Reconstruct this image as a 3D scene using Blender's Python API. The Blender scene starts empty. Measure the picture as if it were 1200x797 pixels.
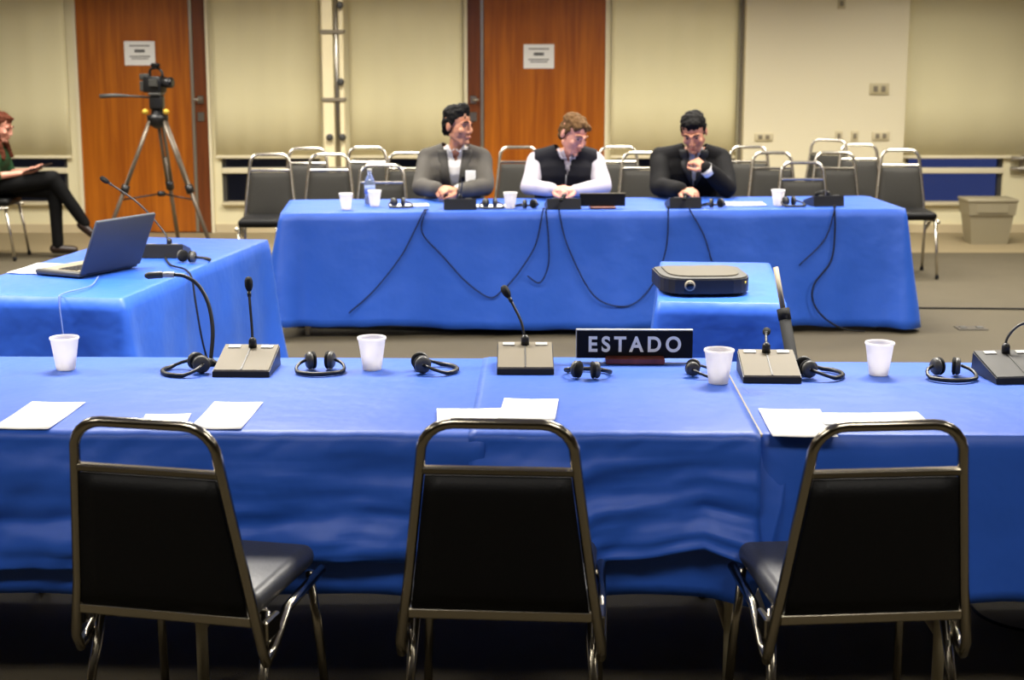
import bpy, bmesh, math, random
from mathutils import Vector, Matrix, Euler, noise
R = math.radians
PI = math.pi
random.seed(7)
C = bpy.context.scene.collection
S = bpy.context.scene

# ---------------------------------------------------------------- camera
cam_d = bpy.data.cameras.new('camera')
cam = bpy.data.objects.new('camera', cam_d); C.objects.link(cam)
cam.location = (0, 0, 1.73)
cam.rotation_euler = (R(90 - 10.9), 0, 0)
cam_d.sensor_width = 36; cam_d.lens = 36 * 1840 / 1200
cam_d.dof.use_dof = True; cam_d.dof.focus_distance = 4.9; cam_d.dof.aperture_fstop = 4.5
cam_d.clip_end = 200
S.camera = cam

# ---------------------------------------------------------------- world (dusk) and exposure
w = bpy.data.worlds.new('dusk'); S.world = w; w.use_nodes = True
w.node_tree.nodes['Background'].inputs[0].default_value = (0.07, 0.105, 0.36, 1)
w.node_tree.nodes['Background'].inputs[1].default_value = 0.5
S.view_settings.view_transform = 'Standard'; S.view_settings.look = 'None'
S.view_settings.gamma = 1; S.view_settings.use_curve_mapping = False
S.view_settings.exposure = 0.0
LIGHT_W = 62.0           # watts per ceiling troffer
LIGHT_COL = (1.0, 0.95, 0.86)
TROFFERS = [(x, y, k) for y, k in ((2.0, 0.42), (5.95, 2.35), (9.35, 1.0), (10.9, 0.6), (12.0, 0.88)) for x in (-3.6, -1.2, 1.2, 3.6)]
CEIL = 2.85

# ---------------------------------------------------------------- materials
def lin(c):
    return tuple(((v/255)/12.92 if v/255 <= 0.04045 else ((v/255+0.055)/1.055)**2.4) for v in c)
_m = {}
def mat(name, rgb, rough=0.5, metal=0.0, var=0.0, vscale=8.0, bump=0.0, bscale=40.0, sheen=0.0, spec=0.5,
        emit=None, estr=0.0, stretch=None, trans=0.0, alpha=1.0, bdetail=3.0):
    m = bpy.data.materials.new(name); m.use_nodes = True
    nt = m.node_tree; b = nt.nodes['Principled BSDF']
    col = lin(rgb) + (1,)
    b.inputs['Base Color'].default_value = col
    b.inputs['Roughness'].default_value = rough
    b.inputs['Metallic'].default_value = metal
    b.inputs['Specular IOR Level'].default_value = spec
    if sheen: b.inputs['Sheen Weight'].default_value = sheen; b.inputs['Sheen Roughness'].default_value = 0.35
    if trans: b.inputs['Transmission Weight'].default_value = trans
    if alpha < 1: b.inputs['Alpha'].default_value = alpha
    if emit: b.inputs['Emission Color'].default_value = lin(emit) + (1,); b.inputs['Emission Strength'].default_value = estr
    tc = nt.nodes.new('ShaderNodeTexCoord'); mp = nt.nodes.new('ShaderNodeMapping')
    nt.links.new(tc.outputs['Object'], mp.inputs['Vector'])
    if stretch: mp.inputs['Scale'].default_value = stretch
    n = nt.nodes.new('ShaderNodeTexNoise'); n.inputs['Scale'].default_value = vscale; n.inputs['Detail'].default_value = 4
    nt.links.new(mp.outputs[0], n.inputs['Vector'])
    v = max(var, 0.02)
    mx = nt.nodes.new('ShaderNodeMix'); mx.data_type = 'RGBA'
    mx.inputs[6].default_value = tuple(c*(1-v) for c in col[:3]) + (1,)
    mx.inputs[7].default_value = tuple(min(1, c*(1+v)) for c in col[:3]) + (1,)
    nt.links.new(n.outputs['Fac'], mx.inputs[0]); nt.links.new(mx.outputs[2], b.inputs['Base Color'])
    if bump:
        n2 = nt.nodes.new('ShaderNodeTexNoise'); n2.inputs['Scale'].default_value = bscale; n2.inputs['Detail'].default_value = bdetail
        nt.links.new(mp.outputs[0], n2.inputs['Vector'])
        bp = nt.nodes.new('ShaderNodeBump'); bp.inputs['Strength'].default_value = bump; bp.inputs['Distance'].default_value = 0.02
        nt.links.new(n2.outputs['Fac'], bp.inputs['Height']); nt.links.new(bp.outputs[0], b.inputs['Normal'])
    _m[name] = m
    return m
def wood(name, a, b_, rough=0.35):
    m = mat(name, a, rough); nt = m.node_tree; b = nt.nodes['Principled BSDF']
    tc = nt.nodes.new('ShaderNodeTexCoord'); mp = nt.nodes.new('ShaderNodeMapping'); mp.inputs['Scale'].default_value = (9, 9, 0.5)
    nt.links.new(tc.outputs['Object'], mp.inputs['Vector'])
    n = nt.nodes.new('ShaderNodeTexNoise'); n.inputs['Scale'].default_value = 2.2; n.inputs['Detail'].default_value = 6; n.inputs['Distortion'].default_value = 0.6
    nt.links.new(mp.outputs[0], n.inputs['Vector'])
    cr = nt.nodes.new('ShaderNodeValToRGB')
    cr.color_ramp.elements[0].position = 0.33; cr.color_ramp.elements[0].color = lin(b_) + (1,)
    cr.color_ramp.elements[1].position = 0.68; cr.color_ramp.elements[1].color = lin(a) + (1,)
    nt.links.new(n.outputs['Fac'], cr.inputs[0])
    for l in list(nt.links):
        if l.to_socket == b.inputs['Base Color']: nt.links.remove(l)
    nt.links.new(cr.outputs[0], b.inputs['Base Color'])
    return m
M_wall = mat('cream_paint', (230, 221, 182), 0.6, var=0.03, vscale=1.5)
M_pier = mat('cream_paint_pale', (228, 218, 186), 0.55, var=0.02, vscale=1.5)
M_blind = mat('blind_fabric', (234, 225, 182), 0.75, var=0.03, vscale=3, bump=0.1, bscale=300)
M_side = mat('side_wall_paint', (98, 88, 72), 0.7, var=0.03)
M_ceil = mat('ceiling_tile', (200, 196, 186), 0.8, var=0.03, vscale=30)
M_floor = mat('tan_carpet', (76, 68, 50), 0.85, var=0.14, vscale=5, bump=0.25, bscale=220)
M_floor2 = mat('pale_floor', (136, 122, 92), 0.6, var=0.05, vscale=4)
M_base = mat('sill_cabinet_paint', (200, 184, 148), 0.55, var=0.03)
M_door = wood('door_veneer', (178, 100, 14), (144, 73, 5))
M_jamb = wood('dark_jamb_veneer', (118, 62, 24), (92, 44, 14))
M_alu = mat('aluminium_trim', (176, 170, 158), 0.35, 0.9)
M_steel = mat('brushed_steel', (170, 165, 155), 0.3, 1.0)
M_chrome = mat('chrome', (212, 206, 194), 0.25, 1.0)
M_chrome2 = mat('bronze_chrome', (158, 151, 136), 0.18, 1.0)
M_paper = mat('white_paper', (238, 238, 236), 0.7, var=0.02)
M_ink = mat('grey_ink', (96, 96, 96), 0.7)
M_blue = mat('blue_tablecloth', (32, 84, 186), 0.5, var=0.06, vscale=3, bump=0.5, bscale=5, sheen=0.12, spec=0.5, bdetail=3)
M_blue.node_tree.nodes['Principled BSDF'].inputs['Sheen Tint'].default_value = (0.5, 0.75, 1, 1)
M_vinyl = mat('black_vinyl', (6, 6, 7), 0.55, spec=0.2, var=0.1, bump=0.08, bscale=160)
M_fabricpad = mat('charcoal_upholstery', (42, 40, 35), 0.8, var=0.12, vscale=60, bump=0.2, bscale=300)
M_seat = mat('grey_black_seat_vinyl', (60, 60, 62), 0.38, var=0.08, bump=0.05, bscale=120)
M_black = mat('black_plastic', (22, 22, 24), 0.4)
M_rubber = mat('black_rubber', (14, 14, 14), 0.75, spec=0.25)
M_taupe = mat('taupe_plastic', (132, 123, 105), 0.55, var=0.03, spec=0.3)
M_mictop = mat('microphone_taupe', (112, 104, 88), 0.6, spec=0.25)
M_dgrey = mat('dark_grey_plastic', (64, 63, 60), 0.45)
M_lgrey = mat('light_grey_plastic', (182, 180, 172), 0.4)
M_foam = mat('foam_cup_white', (236, 232, 230), 0.6, var=0.015, vscale=80)
M_plate = mat('nameplate_black', (13, 12, 16), 0.6, spec=0.2)
M_letter = mat('nameplate_letter', (250, 248, 236), 0.5)
M_rwood = wood('red_brown_wood', (128, 62, 42), (96, 40, 26))
M_cream = mat('cream_enamel', (206, 194, 160), 0.45)
M_laptop = mat('laptop_grey', (66, 69, 76), 0.55, 0.1, spec=0.3)
M_screen = mat('dark_screen', (14, 16, 20), 0.15)
M_tabletop = mat('table_laminate', (150, 138, 118), 0.5)
M_glass = mat('window_glass', (14, 18, 30), 0.03, alpha=0.15)
M_brick = mat('outside_masonry', (104, 92, 66), 0.9, var=0.3, vscale=3)
M_bin = mat('beige_bin_plastic', (142, 133, 108), 0.5, var=0.03)
M_yellow = mat('yellow_knob', (208, 176, 60), 0.4)
M_tripod = mat('tripod_grey', (120, 110, 98), 0.35, 0.5)
M_bottle = mat('bottle_plastic', (176, 190, 214), 0.12, trans=0.7)
M_lens = mat('lens_glass', (10, 12, 20), 0.08)
M_gold = mat('cream_gold_metal', (242, 228, 186), 0.4, 0.0, var=0.1, vscale=4)
M_skin = mat('skin', (192, 132, 100), 0.5, var=0.06, vscale=20)
M_skin2 = mat('skin_ruddy', (214, 150, 128), 0.5, var=0.06, vscale=20)
M_skin3 = mat('skin_tan', (198, 136, 106), 0.5, var=0.06, vscale=20)
M_eye = mat('eye_white', (150, 128, 116), 0.25)
M_iris = mat('iris_dark', (36, 24, 16), 0.2)
M_lip = mat('lip', (168, 96, 84), 0.5)
M_hairk = mat('hair_black', (12, 10, 9), 0.75, spec=0.15, var=0.3, vscale=60)
M_hairb = mat('hair_light_brown', (94, 68, 40), 0.75, spec=0.15, var=0.3, vscale=60)
M_hairr = mat('hair_auburn', (84, 42, 26), 0.75, spec=0.15, var=0.3, vscale=60)
M_suitg = mat('jacket_grey', (70, 66, 60), 0.85, var=0.1, vscale=90, bump=0.1, bscale=200)
M_suitk = mat('suit_black', (10, 9, 10), 0.85, spec=0.2, var=0.1, vscale=60)
M_vest = mat('vest_navy_black', (17, 17, 25), 0.8, spec=0.2, var=0.1, vscale=40)
M_shirt = mat('shirt_white', (206, 203, 202), 0.7)
M_shirtp = mat('shirt_pale_lilac', (186, 180, 190), 0.7, var=0.03, vscale=60)
M_green = mat('knit_green', (18, 66, 30), 0.85, var=0.15, vscale=50)
M_trk = mat('trousers_black', (8, 8, 9), 0.85, spec=0.2)
M_shoe = mat('shoe_leather', (38, 24, 18), 0.35)
M_light = mat('troffer_lens', (255, 250, 240), 0.5, emit=(255, 245, 228), estr=3.0)
M_zip = mat('zip_grey', (90, 90, 96), 0.4, 0.6)

nt_ = M_foam.node_tree; b_ = nt_.nodes['Principled BSDF']; tr_ = nt_.nodes.new('ShaderNodeBsdfTranslucent'); tr_.inputs[0].default_value = (0.95, 0.93, 0.9, 1)
mx_ = nt_.nodes.new('ShaderNodeMixShader'); mx_.inputs[0].default_value = 0.5
nt_.links.new(b_.outputs[0], mx_.inputs[1]); nt_.links.new(tr_.outputs[0], mx_.inputs[2]); nt_.links.new(mx_.outputs[0], nt_.nodes['Material Output'].inputs['Surface'])
# ---------------------------------------------------------------- mesh helpers
class MB:
    def __init__(s): s.v = []; s.f = []; s.sm = []
    def add(s, vs, fs, smooth=False, T=None):
        o = len(s.v)
        s.v += [tuple(T @ Vector(p)) if T else tuple(p) for p in vs]
        s.f += [tuple(i + o for i in f) for f in fs]; s.sm += [smooth]*len(fs)
        return s
    def box(s, x0, x1, y0, y1, z0, z1, T=None):
        vs = [(x, y, z) for z in (z0, z1) for y in (y0, y1) for x in (x0, x1)]
        return s.add(vs, [(0, 2, 3, 1), (4, 5, 7, 6), (0, 1, 5, 4), (2, 6, 7, 3), (0, 4, 6, 2), (1, 3, 7, 5)], False, T)
    def rbox(s, x0, x1, y0, y1, z0, z1, r=0.01, seg=2, T=None):
        bm = bmesh.new(); bmesh.ops.create_cube(bm, size=1)
        for v in bm.verts: v.co = Vector(((x0+x1)/2 + v.co.x*(x1-x0), (y0+y1)/2 + v.co.y*(y1-y0), (z0+z1)/2 + v.co.z*(z1-z0)))
        bmesh.ops.bevel(bm, geom=bm.edges[:], offset=r, segments=seg, profile=0.5, affect='EDGES')
        bm.verts.index_update()
        vs = [v.co.copy() for v in bm.verts]; fs = [[v.index for v in f.verts] for f in bm.faces]; bm.free()
        return s.add(vs, fs, seg > 1, T)
    def tube(s, pts, r, n=10, cap=True, closed=False, T=None, flat=None):
        pts = [Vector(p) for p in pts]; k = len(pts)
        rr = r if isinstance(r, (list, tuple)) else [r]*k
        vs = []; fs = []; up = None
        for i, p in enumerate(pts):
            if closed: t = pts[(i+1) % k] - pts[i-1]
            else: t = pts[min(i+1, k-1)] - pts[max(i-1, 0)]
            t.normalize()
            if up is None:
                up = t.orthogonal().normalized()
                if flat: up = (Vector(flat) - Vector(flat).dot(t)*t).normalized()
            else:
                up = (up - up.dot(t)*t)
                up = up.normalized() if up.length > 1e-6 else t.orthogonal().normalized()
            sd = t.cross(up)
            for j in range(n):
                a = 2*PI*j/n; fl = 1.0
                vs.append(p + rr[i]*(math.cos(a)*up + math.sin(a)*sd*fl))
        m = k if closed else k-1
        for i in range(m):
            a = i*n; b = ((i+1) % k)*n
            for j in range(n): fs.append((a+j, a+(j+1) % n, b+(j+1) % n, b+j))
        if cap and not closed:
            fs.append(tuple(range(n-1, -1, -1))); fs.append(tuple(range((k-1)*n, k*n)))
        return s.add(vs, fs, True, T)
    def lathe(s, prof, n=24, T=None, cx=0, cy=0):
        vs = []; fs = []
        for (r, z) in prof:
            for j in range(n):
                a = 2*PI*j/n; vs.append((cx + r*math.cos(a), cy + r*math.sin(a), z))
        for i in range(len(prof)-1):
            for j in range(n): fs.append((i*n+j, i*n+(j+1) % n, (i+1)*n+(j+1) % n, (i+1)*n+j))
        fs.append(tuple(range(n-1, -1, -1))); fs.append(tuple(range((len(prof)-1)*n, len(prof)*n)))
        return s.add(vs, fs, True, T)
    def ell(s, c, r, n=14, Rm=None, T=None):
        vs = []; fs = []; h = n//2+1
        vs.append(Vector((0, 0, -1)))
        for i in range(1, h):
            p = -PI/2 + PI*i/h
            for j in range(n):
                a = 2*PI*j/n; vs.append(Vector((math.cos(p)*math.cos(a), math.cos(p)*math.sin(a), math.sin(p))))
        vs.append(Vector((0, 0, 1))); L = len(vs)-1
        for j in range(n): fs.append((0, 1+(j+1) % n, 1+j)); fs.append((L, L-n+j, L-n+(j+1) % n))
        for i in range(h-2):
            a = 1+i*n
            for j in range(n): fs.append((a+j, a+(j+1) % n, a+n+(j+1) % n, a+n+j))
        out = []
        for v in vs:
            q = Vector((v.x*r[0], v.y*r[1], v.z*r[2]))
            if Rm: q = Rm @ q
            out.append(q + Vector(c))
        return s.add(out, fs, True, T)
    def cap(s, p0, r0, p1, r1, n=12):      # a tapered capsule
        p0 = Vector(p0); p1 = Vector(p1); d = p1-p0
        q = d.to_track_quat('Z', 'Y').to_matrix() if d.length > 1e-6 else Matrix.Identity(3)
        L = d.length; prof = []
        for i in range(1, 5): a = -PI/2 + PI/2*i/4; prof.append((r0*math.cos(a), r0*math.sin(a)))
        for i in range(0, 4): a = PI/2*i/4; prof.append((r1*math.cos(a), L + r1*math.sin(a)))
        vs = []; fs = []
        for (r, z) in prof:
            for j in range(n): a = 2*PI*j/n; vs.append(q @ Vector((r*math.cos(a), r*math.sin(a), z)) + p0)
        m = len(prof)
        for i in range(m-1):
            for j in range(n): fs.append((i*n+j, i*n+(j+1) % n, (i+1)*n+(j+1) % n, (i+1)*n+j))
        b0 = len(vs); vs.append(q @ Vector((0, 0, -r0)) + p0); vs.append(q @ Vector((0, 0, L+r1)) + p0)
        for j in range(n): fs.append((b0, (j+1) % n, j)); fs.append((b0+1, (m-1)*n+j, (m-1)*n+(j+1) % n))
        return s.add(vs, fs, True)
    def prism(s, outline, axis, a, b, T=None):     # outline of 2D points extruded along an axis
        n = len(outline); vs = []
        for t in (a, b):
            for (u, v) in outline:
                vs.append({'x': (t, u, v), 'y': (u, t, v), 'z': (u, v, t)}[axis])
        fs = [tuple(range(n)), tuple(range(2*n-1, n-1, -1))] + [(i, i+n, (i+1) % n + n, (i+1) % n) for i in range(n)]
        return s.add(vs, fs, False, T)
    def mesh(s, name):
        me = bpy.data.meshes.new(name); me.from_pydata(s.v, [], s.f)
        me.polygons.foreach_set('use_smooth', s.sm)
        bm = bmesh.new(); bm.from_mesh(me); bmesh.ops.recalc_face_normals(bm, faces=bm.faces[:]); bm.to_mesh(me); bm.free()
        return me
    def build(s, name, m, parent=None, loc=None, rot=None):
        me = s.mesh(name); me.materials.append(m)
        return link(name, me, parent, loc, rot)
def link(name, me, parent=None, loc=None, rot=None):
    o = bpy.data.objects.new(name, me); C.objects.link(o)
    if parent: o.parent = parent
    if loc: o.location = loc
    if rot: o.rotation_euler = rot
    return o
def tag(o, label=None, cat=None, group=None, kind=None):
    if label: o['label'] = label
    if cat: o['category'] = cat
    if group: o['group'] = group
    if kind: o['kind'] = kind
    return o
def thing(name, label, cat, loc=(0, 0, 0), rz=0, group=None):
    o = bpy.data.objects.new(name, None); C.objects.link(o)
    o.location = loc; o.rotation_euler = (0, 0, R(rz)); o.empty_display_size = 0.1
    return tag(o, label, cat, group)
def struct(o): o['kind'] = 'structure'; return o
def dup(root, loc, rz, label, group=None):
    r = root.copy(); C.objects.link(r); r.location = loc; r.rotation_euler = (0, 0, R(rz)); r['label'] = label
    if group: r['group'] = group
    for ch in list(root.children):
        c = ch.copy(); C.objects.link(c); c.parent = r
        for g in list(ch.children):
            d = g.copy(); C.objects.link(d); d.parent = c
    return r
def smooth_path(pts, n=6):                 # Catmull-Rom through the points
    P = [Vector(p) for p in pts]; P = [2*P[0]-P[1]] + P + [2*P[-1]-P[-2]]; out = []
    for i in range(1, len(P)-2):
        for k in range(n):
            t = k/n; a, b, c, d = P[i-1], P[i], P[i+1], P[i+2]
            out.append(0.5*((2*b) + (c-a)*t + (2*a-5*b+4*c-d)*t*t + (3*b-a-3*c+d)*t**3))
    out.append(P[-2]); return out
def remesh(mb, name, voxel, smooth=4, m=None, parent=None, wrinkle=0.0, wscale=8.0, cut=None, thick=0.0):
    me = mb.mesh(name + '_src'); o = link(name + '_src', me)
    md = o.modifiers.new('r', 'REMESH'); md.mode = 'VOXEL'; md.voxel_size = voxel
    sm = o.modifiers.new('s', 'SMOOTH'); sm.iterations = smooth; sm.factor = 0.5
    dg = bpy.context.evaluated_depsgraph_get()
    res = bpy.data.meshes.new_from_object(o.evaluated_get(dg)); res.name = name
    bpy.data.objects.remove(o); bpy.data.meshes.remove(me)
    bm = bmesh.new(); bm.from_mesh(res)
    if wrinkle:
        bm.normal_update()
        for v in bm.verts: v.co += v.normal*wrinkle*noise.noise(v.co*wscale)
    if cut:
        bm.normal_update()
        bmesh.ops.delete(bm, geom=[f for f in bm.faces if cut(f.calc_center_median(), f.normal)], context='FACES')
    for f in bm.faces: f.smooth = True
    bm.to_mesh(res); bm.free(); res.materials.clear()
    if m: res.materials.append(m)
    ob = link(name, res, parent)
    if thick: sd = ob.modifiers.new('t', 'SOLIDIFY'); sd.thickness = thick; sd.offset = -1
    return ob

# ---------------------------------------------------------------- the room
XL, XR, YB, YW = -5.2, 5.6, -2.2, 14.1
struct(MB().box(XL, XR, YB, YW, -0.1, 0).build('floor', M_floor))
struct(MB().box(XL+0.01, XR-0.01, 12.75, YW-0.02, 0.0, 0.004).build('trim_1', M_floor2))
struct(MB().box(XL, XR, YB, YW, CEIL, CEIL+0.1).build('ceiling', M_ceil))
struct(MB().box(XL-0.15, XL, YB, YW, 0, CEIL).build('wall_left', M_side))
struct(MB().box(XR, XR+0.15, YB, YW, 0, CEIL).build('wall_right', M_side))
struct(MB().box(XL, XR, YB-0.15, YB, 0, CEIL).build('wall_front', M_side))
struct(MB().box(XL, XR, 12.75, YW-0.001, 2.58, CEIL-0.001).build('ceiling_bulkhead', M_ceil))
# back wall: jambs, low sill cabinets, lintel and pier
wb = MB()
def wseg(x0, x1, z0=0, z1=2.42): wb.box(x0, x1, YW, YW+0.18, z0, z1)
WIN = [(XL, -3.98), (-2.60, -1.72), (-1.42, -0.50), (0.94, 2.0), (3.52, 4.40)]
edges = [(-3.98, -3.86), (-2.68, -2.60), (-1.72, -1.42), (-0.50, -0.41), (0.84, 0.94), (2.0, 3.52), (4.40, XR)]
for e in edges: wseg(*e)
for a, b in WIN: wseg(a, b, 0, 0.25); wseg(a, b, 2.30, 2.42)
wseg(-3.86, -2.68, 2.25, 2.42); wseg(-0.41, 0.84, 2.25, 2.42)
wb.box(XL, XR, YW, YW+0.18, 2.42, CEIL)
struct(wb.build('wall_back', M_wall))
struct(MB().rbox(2.04, 3.46, YW-0.16, YW-0.001, 0, 2.415, 0.004, 1).build('wall_pier', M_pier))
struct(MB().box(2.012, 2.036, YW-0.05, YW-0.002, 0.0, 2.415).build('trim_2', mat('shadow_gap_grey', (120, 112, 96), 0.6)))
for i, (x0, x1) in enumerate([(XL+0.01, -3.87), (-2.67, -0.42), (0.85, 2.0), (3.48, XR-0.01)]):
    struct(MB().box(x0, x1, YW-0.022, YW-0.001, 0, 0.08).build('baseboard_back_%d' % (i+1), M_base))
# neighbouring masonry outside the left windows
struct(MB().box(-9, 2.6, 17.2, 17.4, -2, 4).build('wall_outside', M_brick))
for i, (a, b) in enumerate(WIN):
    wr = bpy.data.objects.new('window_%d' % (i+1), None); C.objects.link(wr); wr.location = ((a+b)/2, YW, 0.25); wr['kind'] = 'structure'
    h = (b-a)/2; y0, y1 = 0.03, 0.09
    MB().rbox(-h, h, -0.05, 0.1, 0, 0.03, 0.005, 1).build('window_sill', M_cream, wr)
    MB().rbox(-h, h, -0.012, y1, 0.285, 0.335, 0.006, 1).build('mullion', M_pier, wr)
    fr = MB(); fr.box(-h, -h+0.035, y0, y1, 0.03, 2.05); fr.box(h-0.035, h, y0, y1, 0.03, 2.05); fr.box(-h+0.035, h-0.035, y0, y1, 2.01, 2.05)
    fr.build('window_frame', M_dgrey, wr)
    for z0, z1 in ((0.03, 0.285), (0.335, 2.01)):
        MB().box(-h+0.035, h-0.035, 0.055, 0.061, z0, z1).build('pane', M_glass, wr)
# roller blinds
BL = ['beside the auburn-haired woman, behind her chair', 'between the tripod door and the cream upright pole', 'between the cream upright pole and the door behind the vest wearer',
      'behind the man in the black suit', 'over the deep blue window by the beige bin']
for i, (a, b) in enumerate(WIN):
    a2 = a + 0.01 if i == 0 else a-0.07; b2 = b+0.05 if i != 4 else XR-0.02
    if i == 1: a2, b2 = -2.64, -1.70
    if i == 2: a2, b2 = -1.44, -0.44
    if i == 3: a2, b2 = 0.88, 1.99
    t = thing('roller_blind', 'cream roller blind ' + BL[i], 'blind', ((a2+b2)/2, YW-0.03, 0.67), 0, 'roller blinds over the windows')
    h = (b2-a2)/2; mb = MB(); nx = 24
    vs = [(-h + 2*h*k/nx, 0.004*math.sin(k*1.3+i), z) for z in (0.02, 0.5, 1.0, 1.5, 1.68) for k in range(nx+1)]
    fs = [(r*(nx+1)+k, r*(nx+1)+k+1, (r+1)*(nx+1)+k+1, (r+1)*(nx+1)+k) for r in range(4) for k in range(nx)]
    f = mb.add(vs, fs, True).build('fabric', M_blind, t); sd = f.modifiers.new('t', 'SOLIDIFY'); sd.thickness = 0.003
    MB().rbox(-h, h, -0.01, 0.012, 0, 0.028, 0.005, 2).build('hem_bar', M_pier, t)
    MB().tube([(-h, 0, 1.69), (h, 0, 1.69)], 0.025, 14).build('roller', M_alu, t)
# doors
def door(n, x0, x1, hinge_left):
    d = bpy.data.objects.new('door_%d' % n, None); C.objects.link(d); d.location = ((x0+x1)/2, YW, 0); d['kind'] = 'structure'
    h = (x1-x0)/2; sgn = 1 if hinge_left else -1
    jw = 0.115                                   # narrow fixed leaf on the lock side
    if hinge_left: MB().rbox(-h, h-jw-0.03, -0.005, 0.045, 0.01, 2.23, 0.003, 1).build('door_leaf', M_door, d)
    else: MB().rbox(-h+jw+0.03, h, -0.005, 0.045, 0.01, 2.23, 0.003, 1).build('door_leaf', M_door, d)
    xa = h-jw if hinge_left else -h
    MB().rbox(xa, xa+jw, -0.02, 0.045, 0.01, 2.23, 0.003, 1).build('side_leaf', M_jamb, d)
    xs = h-jw-0.03 if hinge_left else -h+jw
    MB().rbox(xs, xs+0.03, -0.03, 0.03, 0.01, 2.23, 0.004, 1).build('edge_strip', M_alu, d)
    xc = xa + jw*0.45
    lk = MB().rbox(xc-0.03, xc+0.03, -0.032, -0.02, 1.0, 1.08, 0.004, 1).build('lock_plate', M_steel, d)
    MB().tube([(xc, -0.032, 1.19), (xc, -0.075, 1.19), (xc-sgn*0.05, -0.085, 1.19)], 0.013, 10).build('door_handle', M_steel, d)
    MB().rbox(xc-0.028, xc+0.028, -0.03, -0.02, 1.155, 1.225, 0.004, 1).build('handle_plate', M_steel, d)
    fr = MB()
    for sx in (-1, 1): fr.box(sx*(h+0.012)-0.013, sx*(h+0.012)+0.013, -0.03, 0.05, 0, 2.25)
    fr.build('door_frame', M_pier, d)
door(1, -3.84, -2.70, True)
door(2, -0.395, 0.825, False)
def notice(x, z, label):
    t = thing('paper_notice', label, 'notice', (x, YW-0.008, z), 0, 'notices taped to the doors')
    MB().box(-0.135, 0.135, -0.001, 0.001, -0.105, 0.105).build('sheet', M_paper, t)
    ink = MB()
    for zz, ww, hh in ((0.065, 0.09, 0.005), (0.02, 0.045, 0.013), (-0.028, 0.09, 0.005), (-0.048, 0.075, 0.004)):
        ink.box(-ww, ww, -0.0022, -0.001, zz-hh, zz+hh)
    ink.build('print', M_ink, t)
notice(-3.287, 1.595, 'white printed notice on the door behind the video camera')
notice(0.237, 1.568, 'white printed notice on the door behind the man in the dark vest')
# small things on the pier
def wallplate(name, label, cat, x, z, w_, h_, m, n):
    t = thing(name, label, cat, (x, YW-0.16, z), 0)
    MB().rbox(-w_/2, w_/2, -0.014, 0, -h_/2, h_/2, 0.004, 2).build('plate', m, t)
    for k in range(n):
        px = (k-(n-1)/2)*w_/max(n, 1)*0.8
        MB().rbox(px-w_/n*0.22, px+w_/n*0.22, -0.024, -0.014, -h_*0.25, h_*0.25, 0.003, 1).build('button', M_taupe, t)
M_wp = mat('plate_almond', (196, 184, 146), 0.5); M_wp2 = mat('plate_pale', (208, 196, 160), 0.5)
wallplate('wall_control', 'almond control panel with two buttons on the pale pier', 'control panel', 3.22, 1.29, 0.17, 0.1, M_wp, 2)
wallplate('wall_outlet', 'pale wide outlet plate low on the pale pier beside the dark gap', 'outlet', 2.22, 0.87, 0.16, 0.07, M_wp2, 2)
wallplate('wall_outlet', 'narrow pale outlet plate on the pier, nearer the dark gap', 'outlet', 2.88, 0.88, 0.06, 0.09, M_wp2, 1)
wallplate('wall_outlet', 'narrow pale outlet plate on the pier, beside the wide one below the control panel', 'outlet', 3.02, 0.88, 0.06, 0.09, M_wp2, 1)
wallplate('wall_outlet', 'wide pale outlet plate on the pier below the control panel', 'outlet', 3.25, 0.88, 0.15, 0.08, M_wp2, 2)
wallplate('wall_sensor', 'small tan sensor high on the pale pier', 'sensor', 2.86, 2.02, 0.07, 0.09, M_wp, 1)
# polished rail at the right end of the window wall
t = thing('wall_rail', 'bright double metal rail on the cream wall beyond the beige bin', 'rail', (4.75, YW-0.05, 0.6), 0)
for z in (0.07, -0.02): MB().tube([(-0.3, 0, z), (0.55, 0, z)], 0.022, 12).build('bar', M_steel, t)
for x in (-0.2, 0.2): MB().box(x-0.012, x+0.012, 0, 0.048, -0.05, 0.1).build('bracket', M_steel, t)

# ceiling troffers (the room's lamps)
for i, (x, y, k) in enumerate(TROFFERS):
    t = thing('ceiling_troffer', 'recessed white fluorescent ceiling troffer', 'ceiling light', (x, y, CEIL), 0, 'ceiling troffers')
    fr = MB()
    fr.box(-0.62, 0.62, -0.32, -0.29, -0.03, 0); fr.box(-0.62, 0.62, 0.29, 0.32, -0.03, 0)
    fr.box(-0.62, -0.59, -0.29, 0.29, -0.03, 0); fr.box(0.59, 0.62, -0.29, 0.29, -0.03, 0)
    fr.build('frame', M_pier, t)
    MB().box(-0.59, 0.59, -0.29, 0.29, -0.012, -0.004).build('diffuser', M_light, t)
    ld = bpy.data.lights.new('troffer_tubes', 'AREA'); ld.shape = 'RECTANGLE'; ld.size = 1.16; ld.size_y = 0.56
    ld.energy = LIGHT_W*k; ld.spread = R(140); ld.color = LIGHT_COL
    lo = bpy.data.objects.new('troffer_tubes', ld); C.objects.link(lo); lo.parent = t; lo.location = (0, 0, -0.02)

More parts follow.
